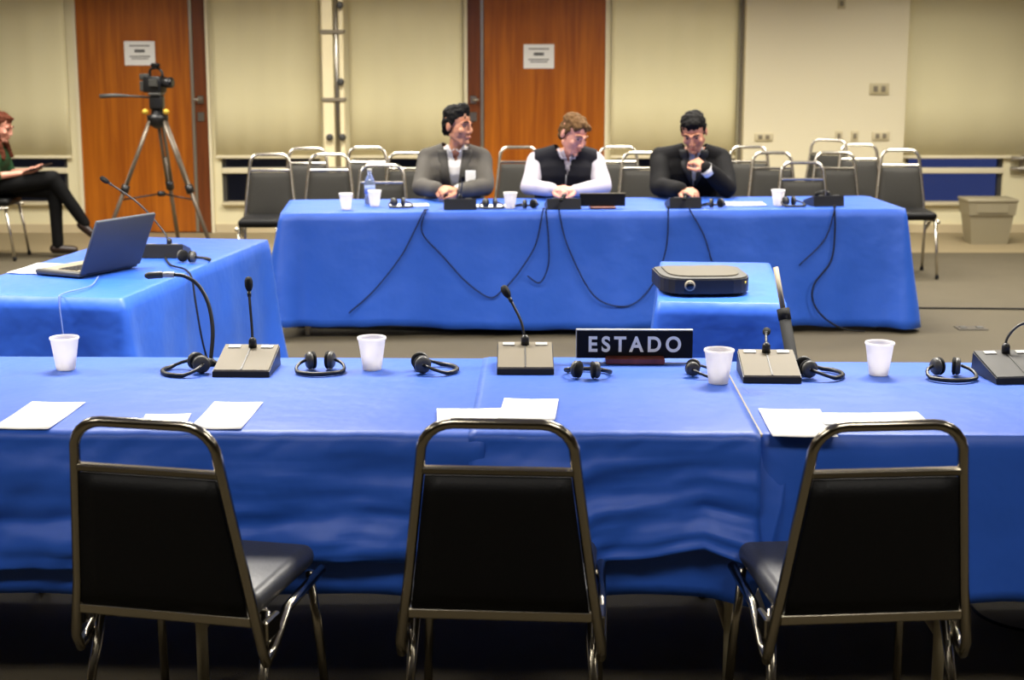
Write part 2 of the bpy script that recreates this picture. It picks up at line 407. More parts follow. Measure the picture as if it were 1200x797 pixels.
# ---------------------------------------------------------------- tables and cloths
TZ = 0.737
def folding_table(name, label, cx, cy, w_, d_, rz, group=None, inset=0.12):
    t = thing(name, label, 'table', (cx, cy, 0), rz, group)
    MB().rbox(-w_/2, w_/2, -d_/2, d_/2, TZ-0.03, TZ-0.002, 0.006, 2).build('tabletop', M_tabletop, t)
    for sx in (-1, 1):
        for sy in (-1, 1):
            x = sx*(w_/2-inset); y = sy*(d_/2-0.09)
            MB().tube([(x, y, 0), (x, y, TZ-0.03)], 0.016, 10).build('leg', M_cream, t)
        MB().tube([(sx*(w_/2-inset), -d_/2+0.09, 0.16), (sx*(w_/2-inset), d_/2-0.09, 0.16)], 0.012, 8).build('stretcher', M_cream, t)
    return t
def rect_cloth(name, label, w_, d_, drop, loc, rz, seed=0, amp=0.018, flare=0.03, z=TZ, group=None, corner=0.06, hem=0.012, step=0.03, offs=0.0, lift=0.0):
    """cloth draped over a rectangle; drop = (front, right, back, left) lengths"""
    rnd = random.Random(seed); r = 0.02; pts = []
    hx, hy = w_/2 + offs, d_/2 + offs
    def edge(a, b, n, side):
        L = (Vector(b)-Vector(a)).length; k = max(2, int(L/step))
        for i in range(k): q = Vector(a).lerp(Vector(b), i/k); pts.append((q.x, q.y, n[0], n[1], side, i/k))
    def arc(cx, cy, a0, side):
        for i in range(5): a = a0 + PI/2*i/5; pts.append((cx+r*math.cos(a), cy+r*math.sin(a), math.cos(a), math.sin(a), side+0.5, i/5))
    edge((-hx+r, -hy), (hx-r, -hy), (0, -1), 0); arc(hx-r, -hy+r, -PI/2, 0)
    edge((hx, -hy+r), (hx, hy-r), (1, 0), 1); arc(hx-r, hy-r, 0, 1)
    edge((hx-r, hy), (-hx+r, hy), (0, 1), 2); arc(-hx+r, hy-r, PI/2, 2)
    edge((-hx, hy-r), (-hx, -hy+r), (-1, 0), 3); arc(-hx+r, -hy+r, PI, 3)
    n = len(pts); fr = [(rnd.uniform(7, 14), rnd.uniform(0, 6), rnd.uniform(16, 30), rnd.uniform(0, 6)) for _ in range(2)]
    vs = []; s = 0; prm = []
    for i, p in enumerate(pts):
        if i: s += math.hypot(p[0]-pts[i-1][0], p[1]-pts[i-1][1])
        prm.append(s)
    rows = []
    for sc in (0.02, 0.25, 0.5, 0.75, 0.92, 0.985):
        rows.append([(p[0]*sc, p[1]*sc, z + 0.0008*noise.noise(Vector((p[0]*sc*9, p[1]*sc*9, seed)))) for p in pts])
    rows.append([(p[0], p[1], z-0.003) for p in pts])
    m = 14
    for j in range(1, m+1):
        u = j/m; row = []
        for i, p in enumerate(pts):
            sd = p[4]; k = int(sd)
            d0 = drop[k] if sd == k else drop[k]*(1-p[5]) + drop[(k+1) % 4]*p[5]
            f = fr[0]; ss = prm[i]
            fold = (0.55*math.sin(f[0]*ss + f[1] + 1.2*noise.noise(Vector((ss*2, seed, 0)))) + 0.3*math.sin(f[2]*ss+f[3]) + 0.8*noise.noise(Vector((ss*4, u*1.5, seed*3.1))))
            cn = math.exp(-((0.0 if sd != k else min(p[5], 1-p[5])*(w_ if k % 2 == 0 else d_))/0.07)**2)
            o = 0.006 + flare*u**1.3 + amp*u**0.8*(fold+0.3) + corner*u*cn
            hz = d0 - lift*max(0.0, -p[0]/hx)*(1 if p[1] < 0 else 0.3) + hem*noise.noise(Vector((ss*2.5, 3, seed)))*2
            row.append((p[0]+p[2]*o, p[1]+p[3]*o, max(0.004, z-0.004-hz*u)))
        rows.append(row)
    for rw in rows: vs += rw
    fs = [tuple(range(n))]
    for a in range(len(rows)-1):
        for i in range(n): fs.append((a*n+i, a*n+(i+1) % n, (a+1)*n+(i+1) % n, (a+1)*n+i))
    o = MB().add(vs, fs, True).build(name, M_blue, None, loc, (0, 0, R(rz)))
    sdm = o.modifiers.new('t', 'SOLIDIFY'); sdm.thickness = 0.002; sdm.offset = -1
    return tag(o, label, 'tablecloth', group)
def strip_cloth(name, label, x0, x1, yf, yb, z, dropf, dropb, loc, rz, seed, amp=0.036):
    """an overlay whose two ends lie on the table; it hangs at the front and the back"""
    nx = int((x1-x0)/0.02); cols = []
    for i in range(nx+1):
        x = x0 + (x1-x0)*i/nx; prof = []
        df = dropf(x) + 0.006*noise.noise(Vector((x*7, seed, 1)))
        for j in range(36, 0, -1):
            u = j/36
            fold = noise.noise(Vector((x*5, u*1.4, seed))) + 0.75*noise.noise(Vector((x*2.2 + u*2.5, u*5.5, seed+5))) + 0.35*noise.noise(Vector((x*14 + u*4, u*2, seed+9))) + 0.3*abs(noise.noise(Vector((x*4 - u*2, u*11, seed+31))))
            o = 0.020 + 0.034*u + amp*u**0.6*(fold*0.95+0.1) + 0.009*math.exp(-u*5)*(1-math.exp(-u*30))*noise.noise(Vector((x*20+u*9, u*3, seed+44)))
            prof.append((x, yf-o, z-0.004-df*u))
        prof.append((x, yf-0.008, z-0.0015)); prof.append((x, yf+0.01, z))
        for k in range(1, 10):
            yy = yf + 0.01 + (yb-yf-0.02)*k/10
            cr = 0.0022*noise.noise(Vector((x*3 - yy*1.5, yy*5, seed+20)))
            prof.append((x, yy, z + abs(cr)))
        prof.append((x, yb-0.01, z)); prof.append((x, yb+0.008, z-0.002))
        for j in range(1, 9): u = j/8; prof.append((x, yb+0.016+0.02*u+amp*u*0.6*noise.noise(Vector((x*6, u, seed+3))), z-0.004-dropb*u))
        if i in (0, nx): prof = [(q[0], q[1], q[2]-0.0035) for q in prof]
        cols.append(prof)
    L = len(cols[0]); vs = [p for c in cols for p in c]
    fs = [(i*L+j, (i+1)*L+j, (i+1)*L+j+1, i*L+j+1) for i in range(nx) for j in range(L-1)]
    o = MB().add(vs, fs, True).build(name, M_blue, None, loc, (0, 0, R(rz)))
    sdm = o.modifiers.new('t', 'SOLIDIFY'); sdm.thickness = 0.002; sdm.offset = 1
    return tag(o, label, 'tablecloth')

# near row: three tables end to end, two long cloths with overlays
NY = 4.36; ND = 0.92; NRZ = -1.2
def npos(x, y): a = R(NRZ); return (x*math.cos(a)-(y)*math.sin(a), NY + x*math.sin(a)+y*math.cos(a))
for cx, lb in ((-1.96, 'folding table under the long blue cloth below the lone foam cup'), (-0.12, 'folding table under the blue cloth in front of the middle chair'), (1.71, 'folding table under the plain blue cloth beside the single-layer end')):
    p = npos(cx, 0); folding_table('folding_table', lb, p[0], p[1], 1.82, ND-0.01, NRZ, 'folding tables of the row behind the ESTADO nameplate', 0.45 if cx < -1 else 0.2 if cx < 0 else 0.35)
p = npos(-1.2, 0)
rect_cloth('tablecloth', 'long royal blue cloth underneath the overlays at the row with the ESTADO nameplate', 3.68, ND, (0.43, 0.0015, 0.6, 0.45), (p[0], p[1], 0), NRZ, 3, amp=0.012, flare=0.015, hem=0.01)
p = npos(1.565, 0)
rect_cloth('tablecloth', 'deep blue cloth in a single layer behind the chair next to the last papers', 1.84, ND, (0.45, 0.5, 0.6, 0.0015), (p[0], p[1], 0), NRZ, 5, amp=0.012, flare=0.015)
strip_cloth('tablecloth', 'crumpled blue overlay cloth under the upright microphone and the lone foam cup', -2.9, -0.06, -ND/2-0.004, ND/2+0.004, TZ+0.003, lambda x: 0.345+0.02*math.sin(x*3.2), 0.3, (0, NY, 0), NRZ, 11)
strip_cloth('tablecloth', 'crumpled blue overlay cloth under the ESTADO nameplate with lifted wavy hem', -0.1, 0.64, -ND/2-0.010, ND/2+0.008, TZ+0.007,
            lambda x: 0.335 + (0.02 if x < 0.2 else -0.05*min(1, (x-0.2)/0.3) + (0.05*(x-0.5)/0.14 if x > 0.5 else 0)), 0.3, (0, NY, 0), NRZ, 17, amp=0.04)
NT = TZ + 0.0105      # top of the dressed near row
NT1 = TZ + 0.0055     # where one overlay lies
NT2 = TZ + 0.0015     # single layer
# far table
FRZ = 3.9; FC = (0.474, 9.535)
def fpos(x, y): a = R(FRZ); return (FC[0] + x*math.cos(a)-y*math.sin(a), FC[1] + x*math.sin(a)+y*math.cos(a))
for sx in (-1, 1):
    p = fpos(sx*0.915, 0)
    folding_table('folding_table', 'folding table under the far blue cloth, ' + ('below the man in grey jacket' if sx < 0 else 'below the man in black suit'), p[0], p[1], 1.82, 0.75, FRZ, 'folding tables of the far row')
rect_cloth('tablecloth', 'royal blue cloth hanging to the floor on the far table of the three seated men', 3.68, 0.76, (0.70, 0.70, 0.14, 0.66), (FC[0], FC[1], 0), FRZ, 21, amp=0.026, flare=0.02, corner=0.085, hem=0.012, lift=0.05)
FT = TZ + 0.003
# left side table
LRZ = -9.1; LC = (-1.74, 6.98)
folding_table('folding_table', 'folding table under the blue cloth below the laptop', LC[0], LC[1], 0.75, 1.83, LRZ)
rect_cloth('tablecloth', 'royal blue cloth on the side table with the laptop', 0.76, 1.84, (0.70, 0.69, 0.5, 0.6), (LC[0], LC[1], 0), LRZ, 31, amp=0.024, flare=0.02, corner=0.05)
# projector table
PRZ = -5.9; PC = (0.858, 6.47)
folding_table('folding_table', 'small narrow table under the blue cloth below the projector', PC[0], PC[1], 0.48, 1.10, PRZ)
rect_cloth('tablecloth', 'royal blue cloth on the small projector table with pinched corner folds', 0.49, 1.11, (0.69, 0.68, 0.68, 0.68), (PC[0], PC[1], 0), PRZ, 41, amp=0.008, flare=0.015, corner=0.055)

# ---------------------------------------------------------------- chairs
def make_chair(name, label, loc, rz, m_pad, m_frame, m_seat, wf=1.0, group=None):
    """faces +y; origin on the floor under the seat centre"""
    t = thing(name, label, 'chair', loc, rz, group)
    wt, wb_ = 0.170*wf, 0.232*wf
    def bx(z): return wb_ + (wt-wb_)*min(1, max(0, (z-0.33)/0.50))
    def by(z): return -0.215 - 0.17*(z-0.42)
    pts = []
    side = [(wb_*0.97, 0.20, 0.415), (wb_*0.99, -0.05, 0.405), (wb_, -0.15, 0.345), (wb_, -0.195, 0.325), (wb_, -0.212, 0.36)]
    pts += [(-x, y, z) for x, y, z in side]
    for z in (0.50, 0.62, 0.74, 0.80): pts.append((-bx(z), by(z), z))
    r = 0.075
    for k in range(1, 7):
        a = PI/2*k/6; z = 0.825 + r*math.sin(a); pts.append((-(bx(0.82)-r*wf+r*wf*math.cos(a)), by(z), z))
    pts += [(-p[0], p[1], p[2]) for p in reversed(pts)]
    MB().tube(pts, 0.0125, 10).build('back_frame', m_frame, t)
    pad = MB(); n = 9; rows = 9; vs = []; fs = []
    for sgn in (-1, 1):
        for i in range(rows):
            z = 0.445 + (0.775-0.445)*i/(rows-1)
            for j in range(n):
                u = -1 + 2*j/(n-1); x = u*(bx(z)-0.014)
                bl = 0.016 + (0.012 if sgn > 0 else 0.002)*(1-u*u)*(1-((z-0.61)/0.165)**2*0.9)
                vs.append((x, by(z)+sgn*bl*(0.6 if abs(u) > 0.99 or i in (0, rows-1) else 1), z))
    for i in range(rows-1):
        for j in range(n-1):
            a = i*n+j; fs.append((a, a+1, a+n+1, a+n)); b = a+rows*n; fs.append((b, b+n, b+n+1, b+1))
    ring = [i for i in range(n)] + [k*n+n-1 for k in range(1, rows)] + [(rows-1)*n+j for j in range(n-2, -1, -1)] + [k*n for k in range(rows-2, 0, -1)]
    for k in range(len(ring)):
        a, b = ring[k], ring[(k+1) % len(ring)]; fs.append((a, b, b+rows*n, a+rows*n))
    pad.add(vs, fs, True).build('backrest', m_pad, t)
    for z, hh in ((0.788, 0.009), (0.432, 0.013)):
        MB().rbox(-bx(z)+0.006, bx(z)-0.006, by(z)-0.012, by(z)+0.012, z-hh, z+hh, 0.004, 1).build('back_rail', m_frame, t)
    st = MB(); st.rbox(-0.215*wf, 0.215*wf, -0.19, 0.20, 0.425, 0.485, 0.028, 4)
    st.build('seat', m_seat, t)
    for sx in (-1, 1):
        x = sx*0.205*wf
        MB().tube([(x, 0.17, 0.42), (x*1.06, 0.20, 0.22), (x*1.1, 0.225, 0.012)], 0.0115, 10).build('leg', m_frame, t)
        MB().tube([(x, -0.12, 0.42), (x*1.06, -0.19, 0.22), (x*1.1, -0.235, 0.012)], 0.0115, 10).build('leg', m_frame, t)
        for yy in (0.225, -0.235): MB().lathe([(0.014, 0), (0.015, 0.02), (0.012, 0.03)], 10, None, x*1.1, yy).build('foot_cap', M_rubber, t)
        MB().rbox(sx*wb_-0.008, sx*wb_+0.008, -0.20, -0.12, 0.375, 0.425, 0.004, 1).build('bracket', m_frame, t)
    MB().tube([(-0.2*wf, -0.10, 0.412), (0.2*wf, -0.10, 0.412)], 0.010, 8).build('seat_frame', m_frame, t)
    return t
G1 = 'black chairs drawn up to the row with the ESTADO nameplate'
ch = make_chair('banquet_chair', 'black chrome-framed chair turned aside with its grey seat showing', (-0.745, 3.63, 0), -13, M_vinyl, M_chrome2, M_seat, 1.0, G1)
dup(ch, (-0.012, 3.635, 0), -4, 'black chrome-framed chair standing square in front of the middle microphone')
dup(ch, (0.80, 3.62, 0), 5, 'black chrome-framed chair in front of the last papers, at the single-layer cloth')
G2 = 'dark upholstered chairs behind the far table'
# (x, y of the seat centre, rotation, label)
far = [(-1.74, 11.10, 182, 'grey-padded chair beside the corner of the far table with its seat in view'),
       (-1.56, 11.74, 180, 'chair in the back row behind the gap of the two chairs by the table corner'),
       (-1.32, 11.10, 180, 'grey-padded chair second from the tripod, behind the first foam cup'),
       (-1.12, 11.85, 179, 'dark chair in the back row in front of the cream upright pole'),
       (-0.86, 10.12, 180, 'low looking chair pushed in at the far table behind the water bottle'),
       (-0.76, 11.24, 180, 'chair just behind the shoulder of the man in the grey jacket'),
       (0.05, 11.88, 180, 'chair in front of the wooden door between the grey jacket and the vest wearer'),
       (0.82, 11.90, 180, 'chair in the back row just beside the white sleeve of the vest wearer'),
       (0.955, 11.28, 180, 'chair between the vest wearer and the man in the black suit'),
       (1.83, 11.90, 180, 'chair in the back row beside the black suit, before the dark wall gap'),
       (1.91, 11.28, 180, 'chair behind the paper sheets beyond the man in the black suit'),
       (1.965, 10.36, 180, 'chair pushed in at the far table behind the last foam cup'),
       (2.52, 12.78, 160, 'chair turned sideways near the pale pier, highest in the back row'),
       (2.37, 11.28, 180, 'chair behind the end microphone of the far table'),
       (2.74, 12.15, 181, 'chair half hidden next to the outermost chair by the deep blue window'),
       (2.91, 11.55, 179, 'outermost chair by the deep blue window with its seat and legs in view')]
fc = None
for x, y, rz, lb in far:
    if fc is None: fc = make_chair('banquet_chair', lb, (x, y, 0), rz, M_fabricpad, M_chrome, M_vinyl, 0.84, G2)
    else: dup(fc, (x, y, 0), rz, lb)

# ---------------------------------------------------------------- things on the tables
def foam_cup(label, x, y, z, s=1.0, group='white foam cups'):
    o = MB()
    prof = [(0.028, 0), (0.0285, 0.002), (0.0415, 0.092), (0.0435, 0.093), (0.0445, 0.097), (0.0435, 0.1), (0.041, 0.1), (0.0395, 0.092), (0.0275, 0.006), (0.001, 0.005)]
    c = o.lathe([(r*s, h*s) for r, h in prof], 28).build('foam_cup', M_foam, None, (x, y, z))
    return tag(c, label, 'cup', group)
foam_cup('lone white foam cup in front of the side table with the laptop', -1.353, 4.66, NT1)
foam_cup('white foam cup between two headphones, near the leaning microphone', -0.424, 4.66, NT1)
foam_cup('white foam cup next to the ESTADO nameplate', 0.598, 4.445, NT)
foam_cup('white foam cup before the bare carpet, between two headphones', 1.098, 4.60, NT2)
foam_cup('small foam cup near the corner of the far table', -0.974, 9.20, FT, 0.95)
foam_cup('small foam cup before the water bottle on the far table', -0.822, 9.38, FT, 0.95)
foam_cup('small foam cup between the grey jacket and the vest wearer', -0.01, 9.26, FT, 0.95)
foam_cup('small foam cup before the pushed-in chair on the far table', 1.598, 9.42, FT, 0.95)

def paper(label, x, y, z, rz, w_=0.216, h_=0.28, group='loose white sheets'):
    vs = []; n = 6
    for i in range(n+1):
        for j in range(n+1):
            u, v = i/n-0.5, j/n-0.5
            vs.append((u*w_, v*h_, 0.0012 + 0.002*abs(u*v)*4))
    fs = [(i*(n+1)+j, (i+1)*(n+1)+j, (i+1)*(n+1)+j+1, i*(n+1)+j+1) for i in range(n) for j in range(n)]
    o = MB().add(vs, fs, True).build('paper_sheet', M_paper, None, (x, y, z), (0, 0, R(rz)))
    o.modifiers.new('t', 'SOLIDIFY').thickness = 0.0006
    return tag(o, label, 'paper', group)
paper('white sheet by itself at the table edge below the lone foam cup', -1.255, 4.06, NT1, -3, 0.15, 0.30)
paper('white sheet behind the turned chair, square to the table', -0.757, 4.06, NT1, -2, 0.135, 0.30)
paper('white sheet sticking out behind the top of the turned chair', -0.91, 4.0, NT1, 4, 0.12, 0.14)
paper('white sheet behind the middle chair, lying under the upper sheet', -0.09, 4.03, NT, 3, 0.216, 0.17)
paper('white sheet lying on top behind the middle chair', 0.045, 4.10, NT+0.002, -4, 0.15, 0.24)
paper('white sheet at the edge behind the last chair', 0.745, 3.99, NT2+0.001, -2, 0.165, 0.30)
paper('white sheet across behind the arch of the last chair', 0.95, 4.03, NT2+0.002, 2, 0.28, 0.13)
paper('white sheet lying under the laptop side on the side table', -2.03, 6.78, TZ+0.003, -9, 0.22, 0.30)
paper('white sheet by the first microphone on the far table', -0.62, 9.42, FT, 6, 0.24, 0.15)
paper('white sheet before the grey jacket on the far table', -0.13, 9.38, FT, 2, 0.24, 0.15)
paper('white sheet before the black suit on the far table', 1.39, 9.50, FT, 0, 0.28, 0.2)

def microphone(label, x, y, z, rz, neck, m_top=M_mictop, w_=0.17, group='desk microphones'):
    """delegate microphone: wedge base sloping up to the rear (+y) with a gooseneck; neck points are local"""
    t = thing('desk_microphone', label, 'microphone', (x, y, z), rz, group)
    h = w_/2
    b = MB(); o = [(-0.095, 0), (0.095, 0), (0.088, 0.058), (-0.092, 0.016)]
    b.prism(o, 'x', -h, h); b.build('base', M_black, t)
    tp = MB(); o = [(-0.093, 0.0165), (0.088, 0.0585), (0.088, 0.0635), (-0.09, 0.0215)]
    tp.prism(o, 'x', -h+0.003, h-0.003); tp.build('top_panel', m_top, t)
    sl = MB(); sl.prism([(-0.089, 0.0222), (0.07, 0.0600), (0.07, 0.0618), (-0.089, 0.0236)], 'x', -0.002, 0.002); sl.build('groove', M_dgrey, t)
    for sx in (-1, 1):
        MB().prism([(0.06, 0.0575), (0.078, 0.0617), (0.078, 0.0645), (0.06, 0.0603)], 'x', sx*0.05-0.018, sx*0.05+0.018).build('button', M_lgrey, t)
    n0 = Vector(neck[0])
    MB().lathe([(0.013, 0.0), (0.012, 0.022), (0.007, 0.03)], 14, Matrix.Translation(n0-Vector((0, 0, 0.004)))).build('neck_collar', M_black, t)
    P = smooth_path(neck, 6); MB().tube(P, 0.0042, 8).build('gooseneck', M_black, t)
    d = (Vector(P[-1])-Vector(P[-2])).normalized(); e = Vector(P[-1])
    hd = MB().tube([e-d*0.004, e+d*0.004, e+d*0.014, e+d*0.03, e+d*0.04, e+d*0.044], [0.005, 0.0095, 0.0125, 0.0125, 0.0095, 0.003], 12).build('microphone_head', M_rubber, t)
    MB().tube([e-d*0.02, e-d*0.004], 0.0062, 10).build('head_sleeve', M_black, t)
    return t
microphone('taupe desk microphone with upright neck, before the side table', -0.80, 4.64, NT1, -2, [(0.005, 0.07, 0.062), (0.0, 0.09, 0.12), (-0.008, 0.11, 0.19), (-0.012, 0.125, 0.225)])
microphone('taupe desk microphone leaning its head over, behind the middle chair', 0.04, 4.655, NT, 0, [(0.0, 0.07, 0.062), (-0.01, 0.09, 0.12), (-0.035, 0.12, 0.17), (-0.05, 0.14, 0.195)])
microphone('taupe desk microphone between a foam cup and headphones, neck bent low', 0.765, 4.58, NT2, -2, [(0.0, 0.07, 0.062), (0.002, 0.09, 0.085), (0.006, 0.13, 0.10), (0.012, 0.17, 0.10)])
microphone('grey desk microphone with neck arching sideways, next to the last headphones', 1.495, 4.57, NT2, 6, [(0.0, 0.07, 0.062), (0.006, 0.08, 0.10), (0.04, 0.09, 0.135), (0.09, 0.10, 0.15)], M_dgrey, 0.19)
microphone('black desk microphone under the clasped hands of the grey jacket man', -0.31, 9.28, FT, 184, [(0.0, 0.07, 0.062), (-0.005, 0.1, 0.10), (-0.01, 0.16, 0.155), (-0.012, 0.19, 0.18)], M_dgrey, 0.19)
microphone('black desk microphone before the hands of the vest wearer', 0.30, 9.30, FT, 184, [(0.0, 0.07, 0.062), (0.005, 0.1, 0.07), (0.01, 0.14, 0.075), (0.02, 0.17, 0.07)], M_dgrey, 0.20)
microphone('black desk microphone below the bowed man in the black suit', 1.02, 9.36, FT, 184, [(0.0, 0.07, 0.062), (0.005, 0.1, 0.07), (0.01, 0.14, 0.075), (0.02, 0.17, 0.07)], M_dgrey, 0.19)
microphone('black desk microphone at the unoccupied end of the far table', 1.88, 9.47, FT, 190, [(0.0, 0.07, 0.062), (0.02, 0.1, 0.09), (0.05, 0.14, 0.10), (0.09, 0.17, 0.09)], M_dgrey, 0.19)
microphone('black desk microphone with long slanting neck on the side table behind the laptop', -1.60, 7.22, TZ+0.003, 180, [(-0.03, 0.07, 0.062), (0.01, 0.02, 0.12), (0.12, 0.0, 0.24), (0.26, -0.02, 0.335)], M_dgrey, 0.19)
# a gooseneck of its own at the left headphones
t = thing('gooseneck_microphone', 'thick black gooseneck arching from the near row towards the side table', 'microphone', (-0.925, 4.72, NT1), 0, 'desk microphones')
MB().lathe([(0.024, 0), (0.024, 0.008), (0.012, 0.016), (0.008, 0.022)], 18).build('base', M_black, t)
P = smooth_path([(0, 0, 0.01), (0.004, 0.03, 0.10), (-0.012, 0.06, 0.18), (-0.045, 0.08, 0.235), (-0.085, 0.085, 0.262), (-0.12, 0.085, 0.268)], 6)
MB().tube(P, 0.0062, 10).build('gooseneck', M_black, t)
MB().tube([(-0.12, 0.085, 0.268), (-0.155, 0.085, 0.268)], 0.009, 12).build('collar', M_lgrey, t)
MB().tube([(-0.15, 0.085, 0.268), (-0.16, 0.085, 0.268), (-0.20, 0.085, 0.265), (-0.21, 0.085, 0.265)], [0.008, 0.011, 0.011, 0.006], 12).build('microphone_head', M_dgrey, t)

def headphones(label, x, y, z, rz, tilt=4, s=1.0, group='black headphones'):
    """lying on the table: the band rings towards -y, ear cups stand at the +y ends"""
    t = thing('headphones', label, 'headphones', (x, y - (0.05 if y < 5 else 0), z), rz, group)
    pts = []
    for k in range(17):
        a = R(-232 + 284*k/16); pts.append((0.072*s*math.cos(a), 0.06*s*math.sin(a), 0.008*s + 0.02*s*max(0, math.sin(a)+0.3)))
    MB().tube(pts, [0.0068*s if 3 < k < 13 else 0.0052*s for k in range(17)], 8).build('headband', M_black, t)
    for e, sg in ((pts[0], -1), (pts[-1], 1)):
        T = Matrix.Translation((e[0]-sg*0.012*s, e[1], 0.0285*s)) @ Matrix.Rotation(R(90), 4, 'Y') @ Matrix.Rotation(R(sg*18), 4, 'X') @ Matrix.Scale(s*0.85, 4)
        c = MB().lathe([(0.012, -0.014), (0.026, -0.011), (0.031, -0.004), (0.031, 0.004), (0.024, 0.01)], 20, T).build('ear_cup', M_dgrey, t)
        T2 = T @ Matrix.Translation((0, 0, -sg*0.013))
        MB().lathe([(0.02, -0.007), (0.03, -0.004), (0.032, 0), (0.03, 0.005), (0.02, 0.007)], 20, T2).build('ear_pad', M_rubber, c)
        MB().tube([(e[0], e[1], e[2]), (e[0], e[1], 0.033*s)], 0.0045*s, 8).build('yoke', M_lgrey, t)
    return t
headphones('black headphones folded over beside the thick gooseneck', -0.985, 4.65, NT1, -62)
headphones('black headphones lying flat between the upright microphone and a foam cup', -0.575, 4.66, NT1, 6)
headphones('black headphones with shiny cups turned sideways, between a foam cup and the leaning microphone', -0.225, 4.68, NT1, 100)
headphones('black headphones tucked below the ESTADO nameplate', 0.225, 4.60, NT, 170, s=0.95)
headphones('black headphones half hidden behind the foam cup at the nameplate', 0.575, 4.60, NT, 80, s=0.8)
headphones('black headphones with the band ringing out beside the low-necked microphone', 0.925, 4.63, NT2, 95)
headphones('black headphones with both cups upright beside the grey arching microphone', 1.30, 4.59, NT2, 2)
headphones('black headphones before the water bottle on the far table', -0.66, 9.30, FT, 20)
headphones('black headphones beside the grey jacket on the far table', -0.12, 9.25, FT, 10)
headphones('black headphones at the elbow of the vest wearer', 0.085, 9.28, FT, 200)
headphones('black headphones under the elbow of the black suit', 1.20, 9.33, FT, 190)
headphones('black headphones at the unoccupied end of the far table', 1.68, 9.36, FT, 20)
headphones('black headphones beside the slanting microphone on the side table', -1.43, 7.02, TZ+0.003, 150)

# nameplate ESTADO
t = thing('nameplate', 'black nameplate reading ESTADO in white letters on a red-brown wooden foot', 'nameplate', (0.378, 4.745, NT), -1)
MB().rbox(-0.178, 0.178, -0.004, 0.010, 0.012, 0.098, 0.002, 1).build('plate', M_plate, t)
MB().box(-0.178, 0.178, -0.005, 0.011, 0.0985, 0.102).build('top_edge', M_lgrey, t)
MB().box(-0.181, -0.1785, -0.005, 0.011, 0.012, 0.102).build('side_edge', M_lgrey, t)
ft = MB(); ft.rbox(-0.09, 0.09, -0.045, -0.004, 0, 0.02, 0.003, 1); ft.rbox(-0.09, 0.09, 0.0, 0.05, 0, 0.0115, 0.003, 1); ft.build('wooden_foot', M_rwood, t)
cu = bpy.data.curves.new('text', 'FONT'); cu.body = 'ESTADO'; cu.size = 0.066; cu.align_x = 'CENTER'; cu.extrude = 0.0006; cu.space_character = 1.4; cu.offset = 0.0018
to = bpy.data.objects.new('text_src', cu); C.objects.link(to)
dg = bpy.context.evaluated_depsgraph_get(); me = bpy.data.meshes.new_from_object(to.evaluated_get(dg)); bpy.data.objects.remove(to)
xs = [v.co.x for v in me.vertices]; k = 0.284/(max(xs)-min(xs)); mx = (max(xs)+min(xs))/2
for v in me.vertices: v.co.x = (v.co.x-mx)*k
me.materials.clear(); me.materials.append(M_letter); me.name = 'lettering'
lo = link('lettering', me, t, (0, -0.0048, 0.034), (R(90), 0, 0))
# dark nameplate on the far table
t = thing('nameplate', 'small dark nameplate on a red-brown foot before the vest wearer', 'nameplate', (0.535, 9.27, FT), 4)
MB().rbox(-0.135, 0.135, -0.004, 0.010, 0.012, 0.085, 0.002, 1).build('plate', M_plate, t)
MB().box(-0.135, 0.135, -0.005, 0.011, 0.0855, 0.089).build('top_edge', M_taupe, t)
MB().rbox(-0.075, 0.075, -0.045, 0.05, 0, 0.0115, 0.003, 1).build('wooden_foot', M_rwood, t)

# water bottle
t = thing('water_bottle', 'clear plastic water bottle standing on the far table behind a foam cup', 'bottle', (-0.86, 9.50, FT), 0)
MB().lathe([(0.028, 0), (0.032, 0.006), (0.032, 0.06), (0.030, 0.066), (0.032, 0.072), (0.032, 0.13), (0.026, 0.155), (0.013, 0.18), (0.012, 0.195)], 22).build('bottle_body', M_bottle, t)
MB().lathe([(0.0328, 0.065), (0.0328, 0.115)], 22).build('wrapper', mat('bottle_wrap_blue', (120, 140, 190), 0.4), t)
MB().lathe([(0.014, 0.193), (0.014, 0.212), (0.012, 0.214)], 18).build('cap', M_lgrey, t)

# laptop on the side table: hinge along local y, the keyboard half reaches to -x, the lid leans to +x
t = thing('laptop', 'grey laptop standing open on the side table, lid back towards the near row', 'laptop', (-1.725, 6.66, TZ+0.003), -27)
MB().rbox(-0.245, 0.0, -0.185, 0.185, 0.004, 0.026, 0.006, 2).build('base', M_dgrey, t)
MB().box(-0.235, -0.02, -0.165, 0.165, 0.026, 0.0268).build('keyboard_deck', M_taupe, t)
keys = MB()
for r_ in range(5):
    for c_ in range(14):
        x0 = -0.05 - r_*0.021; y0 = -0.155 + c_*0.0222; keys.box(x0-0.008, x0+0.008, y0+0.002, y0+0.0205, 0.0268, 0.0295)
tag(keys.build('keys', M_black, t), kind='stuff')
T = Matrix.Translation((0.0, 0, 0.022)) @ Matrix.Rotation(R(24), 4, 'Y')
MB().rbox(0.0, 0.016, -0.185, 0.185, 0.0, 0.25, 0.006, 2, T).build('lid', M_laptop, t)
MB().box(-0.0015, -0.0002, -0.155, 0.155, 0.02, 0.225, T).build('screen', M_screen, t)
MB().tube([(0, -0.14, 0.02), (0, 0.14, 0.02)], 0.009, 10).build('hinge', M_black, t)
for sy in (-1, 1):
    MB().rbox(-0.23, -0.21, sy*0.15-0.01, sy*0.15+0.01, 0, 0.005, 0.001, 1).build('rubber_foot', M_rubber, t)
    MB().rbox(-0.03, -0.01, sy*0.15-0.01, sy*0.15+0.01, 0, 0.005, 0.001, 1).build('rubber_foot', M_rubber, t)

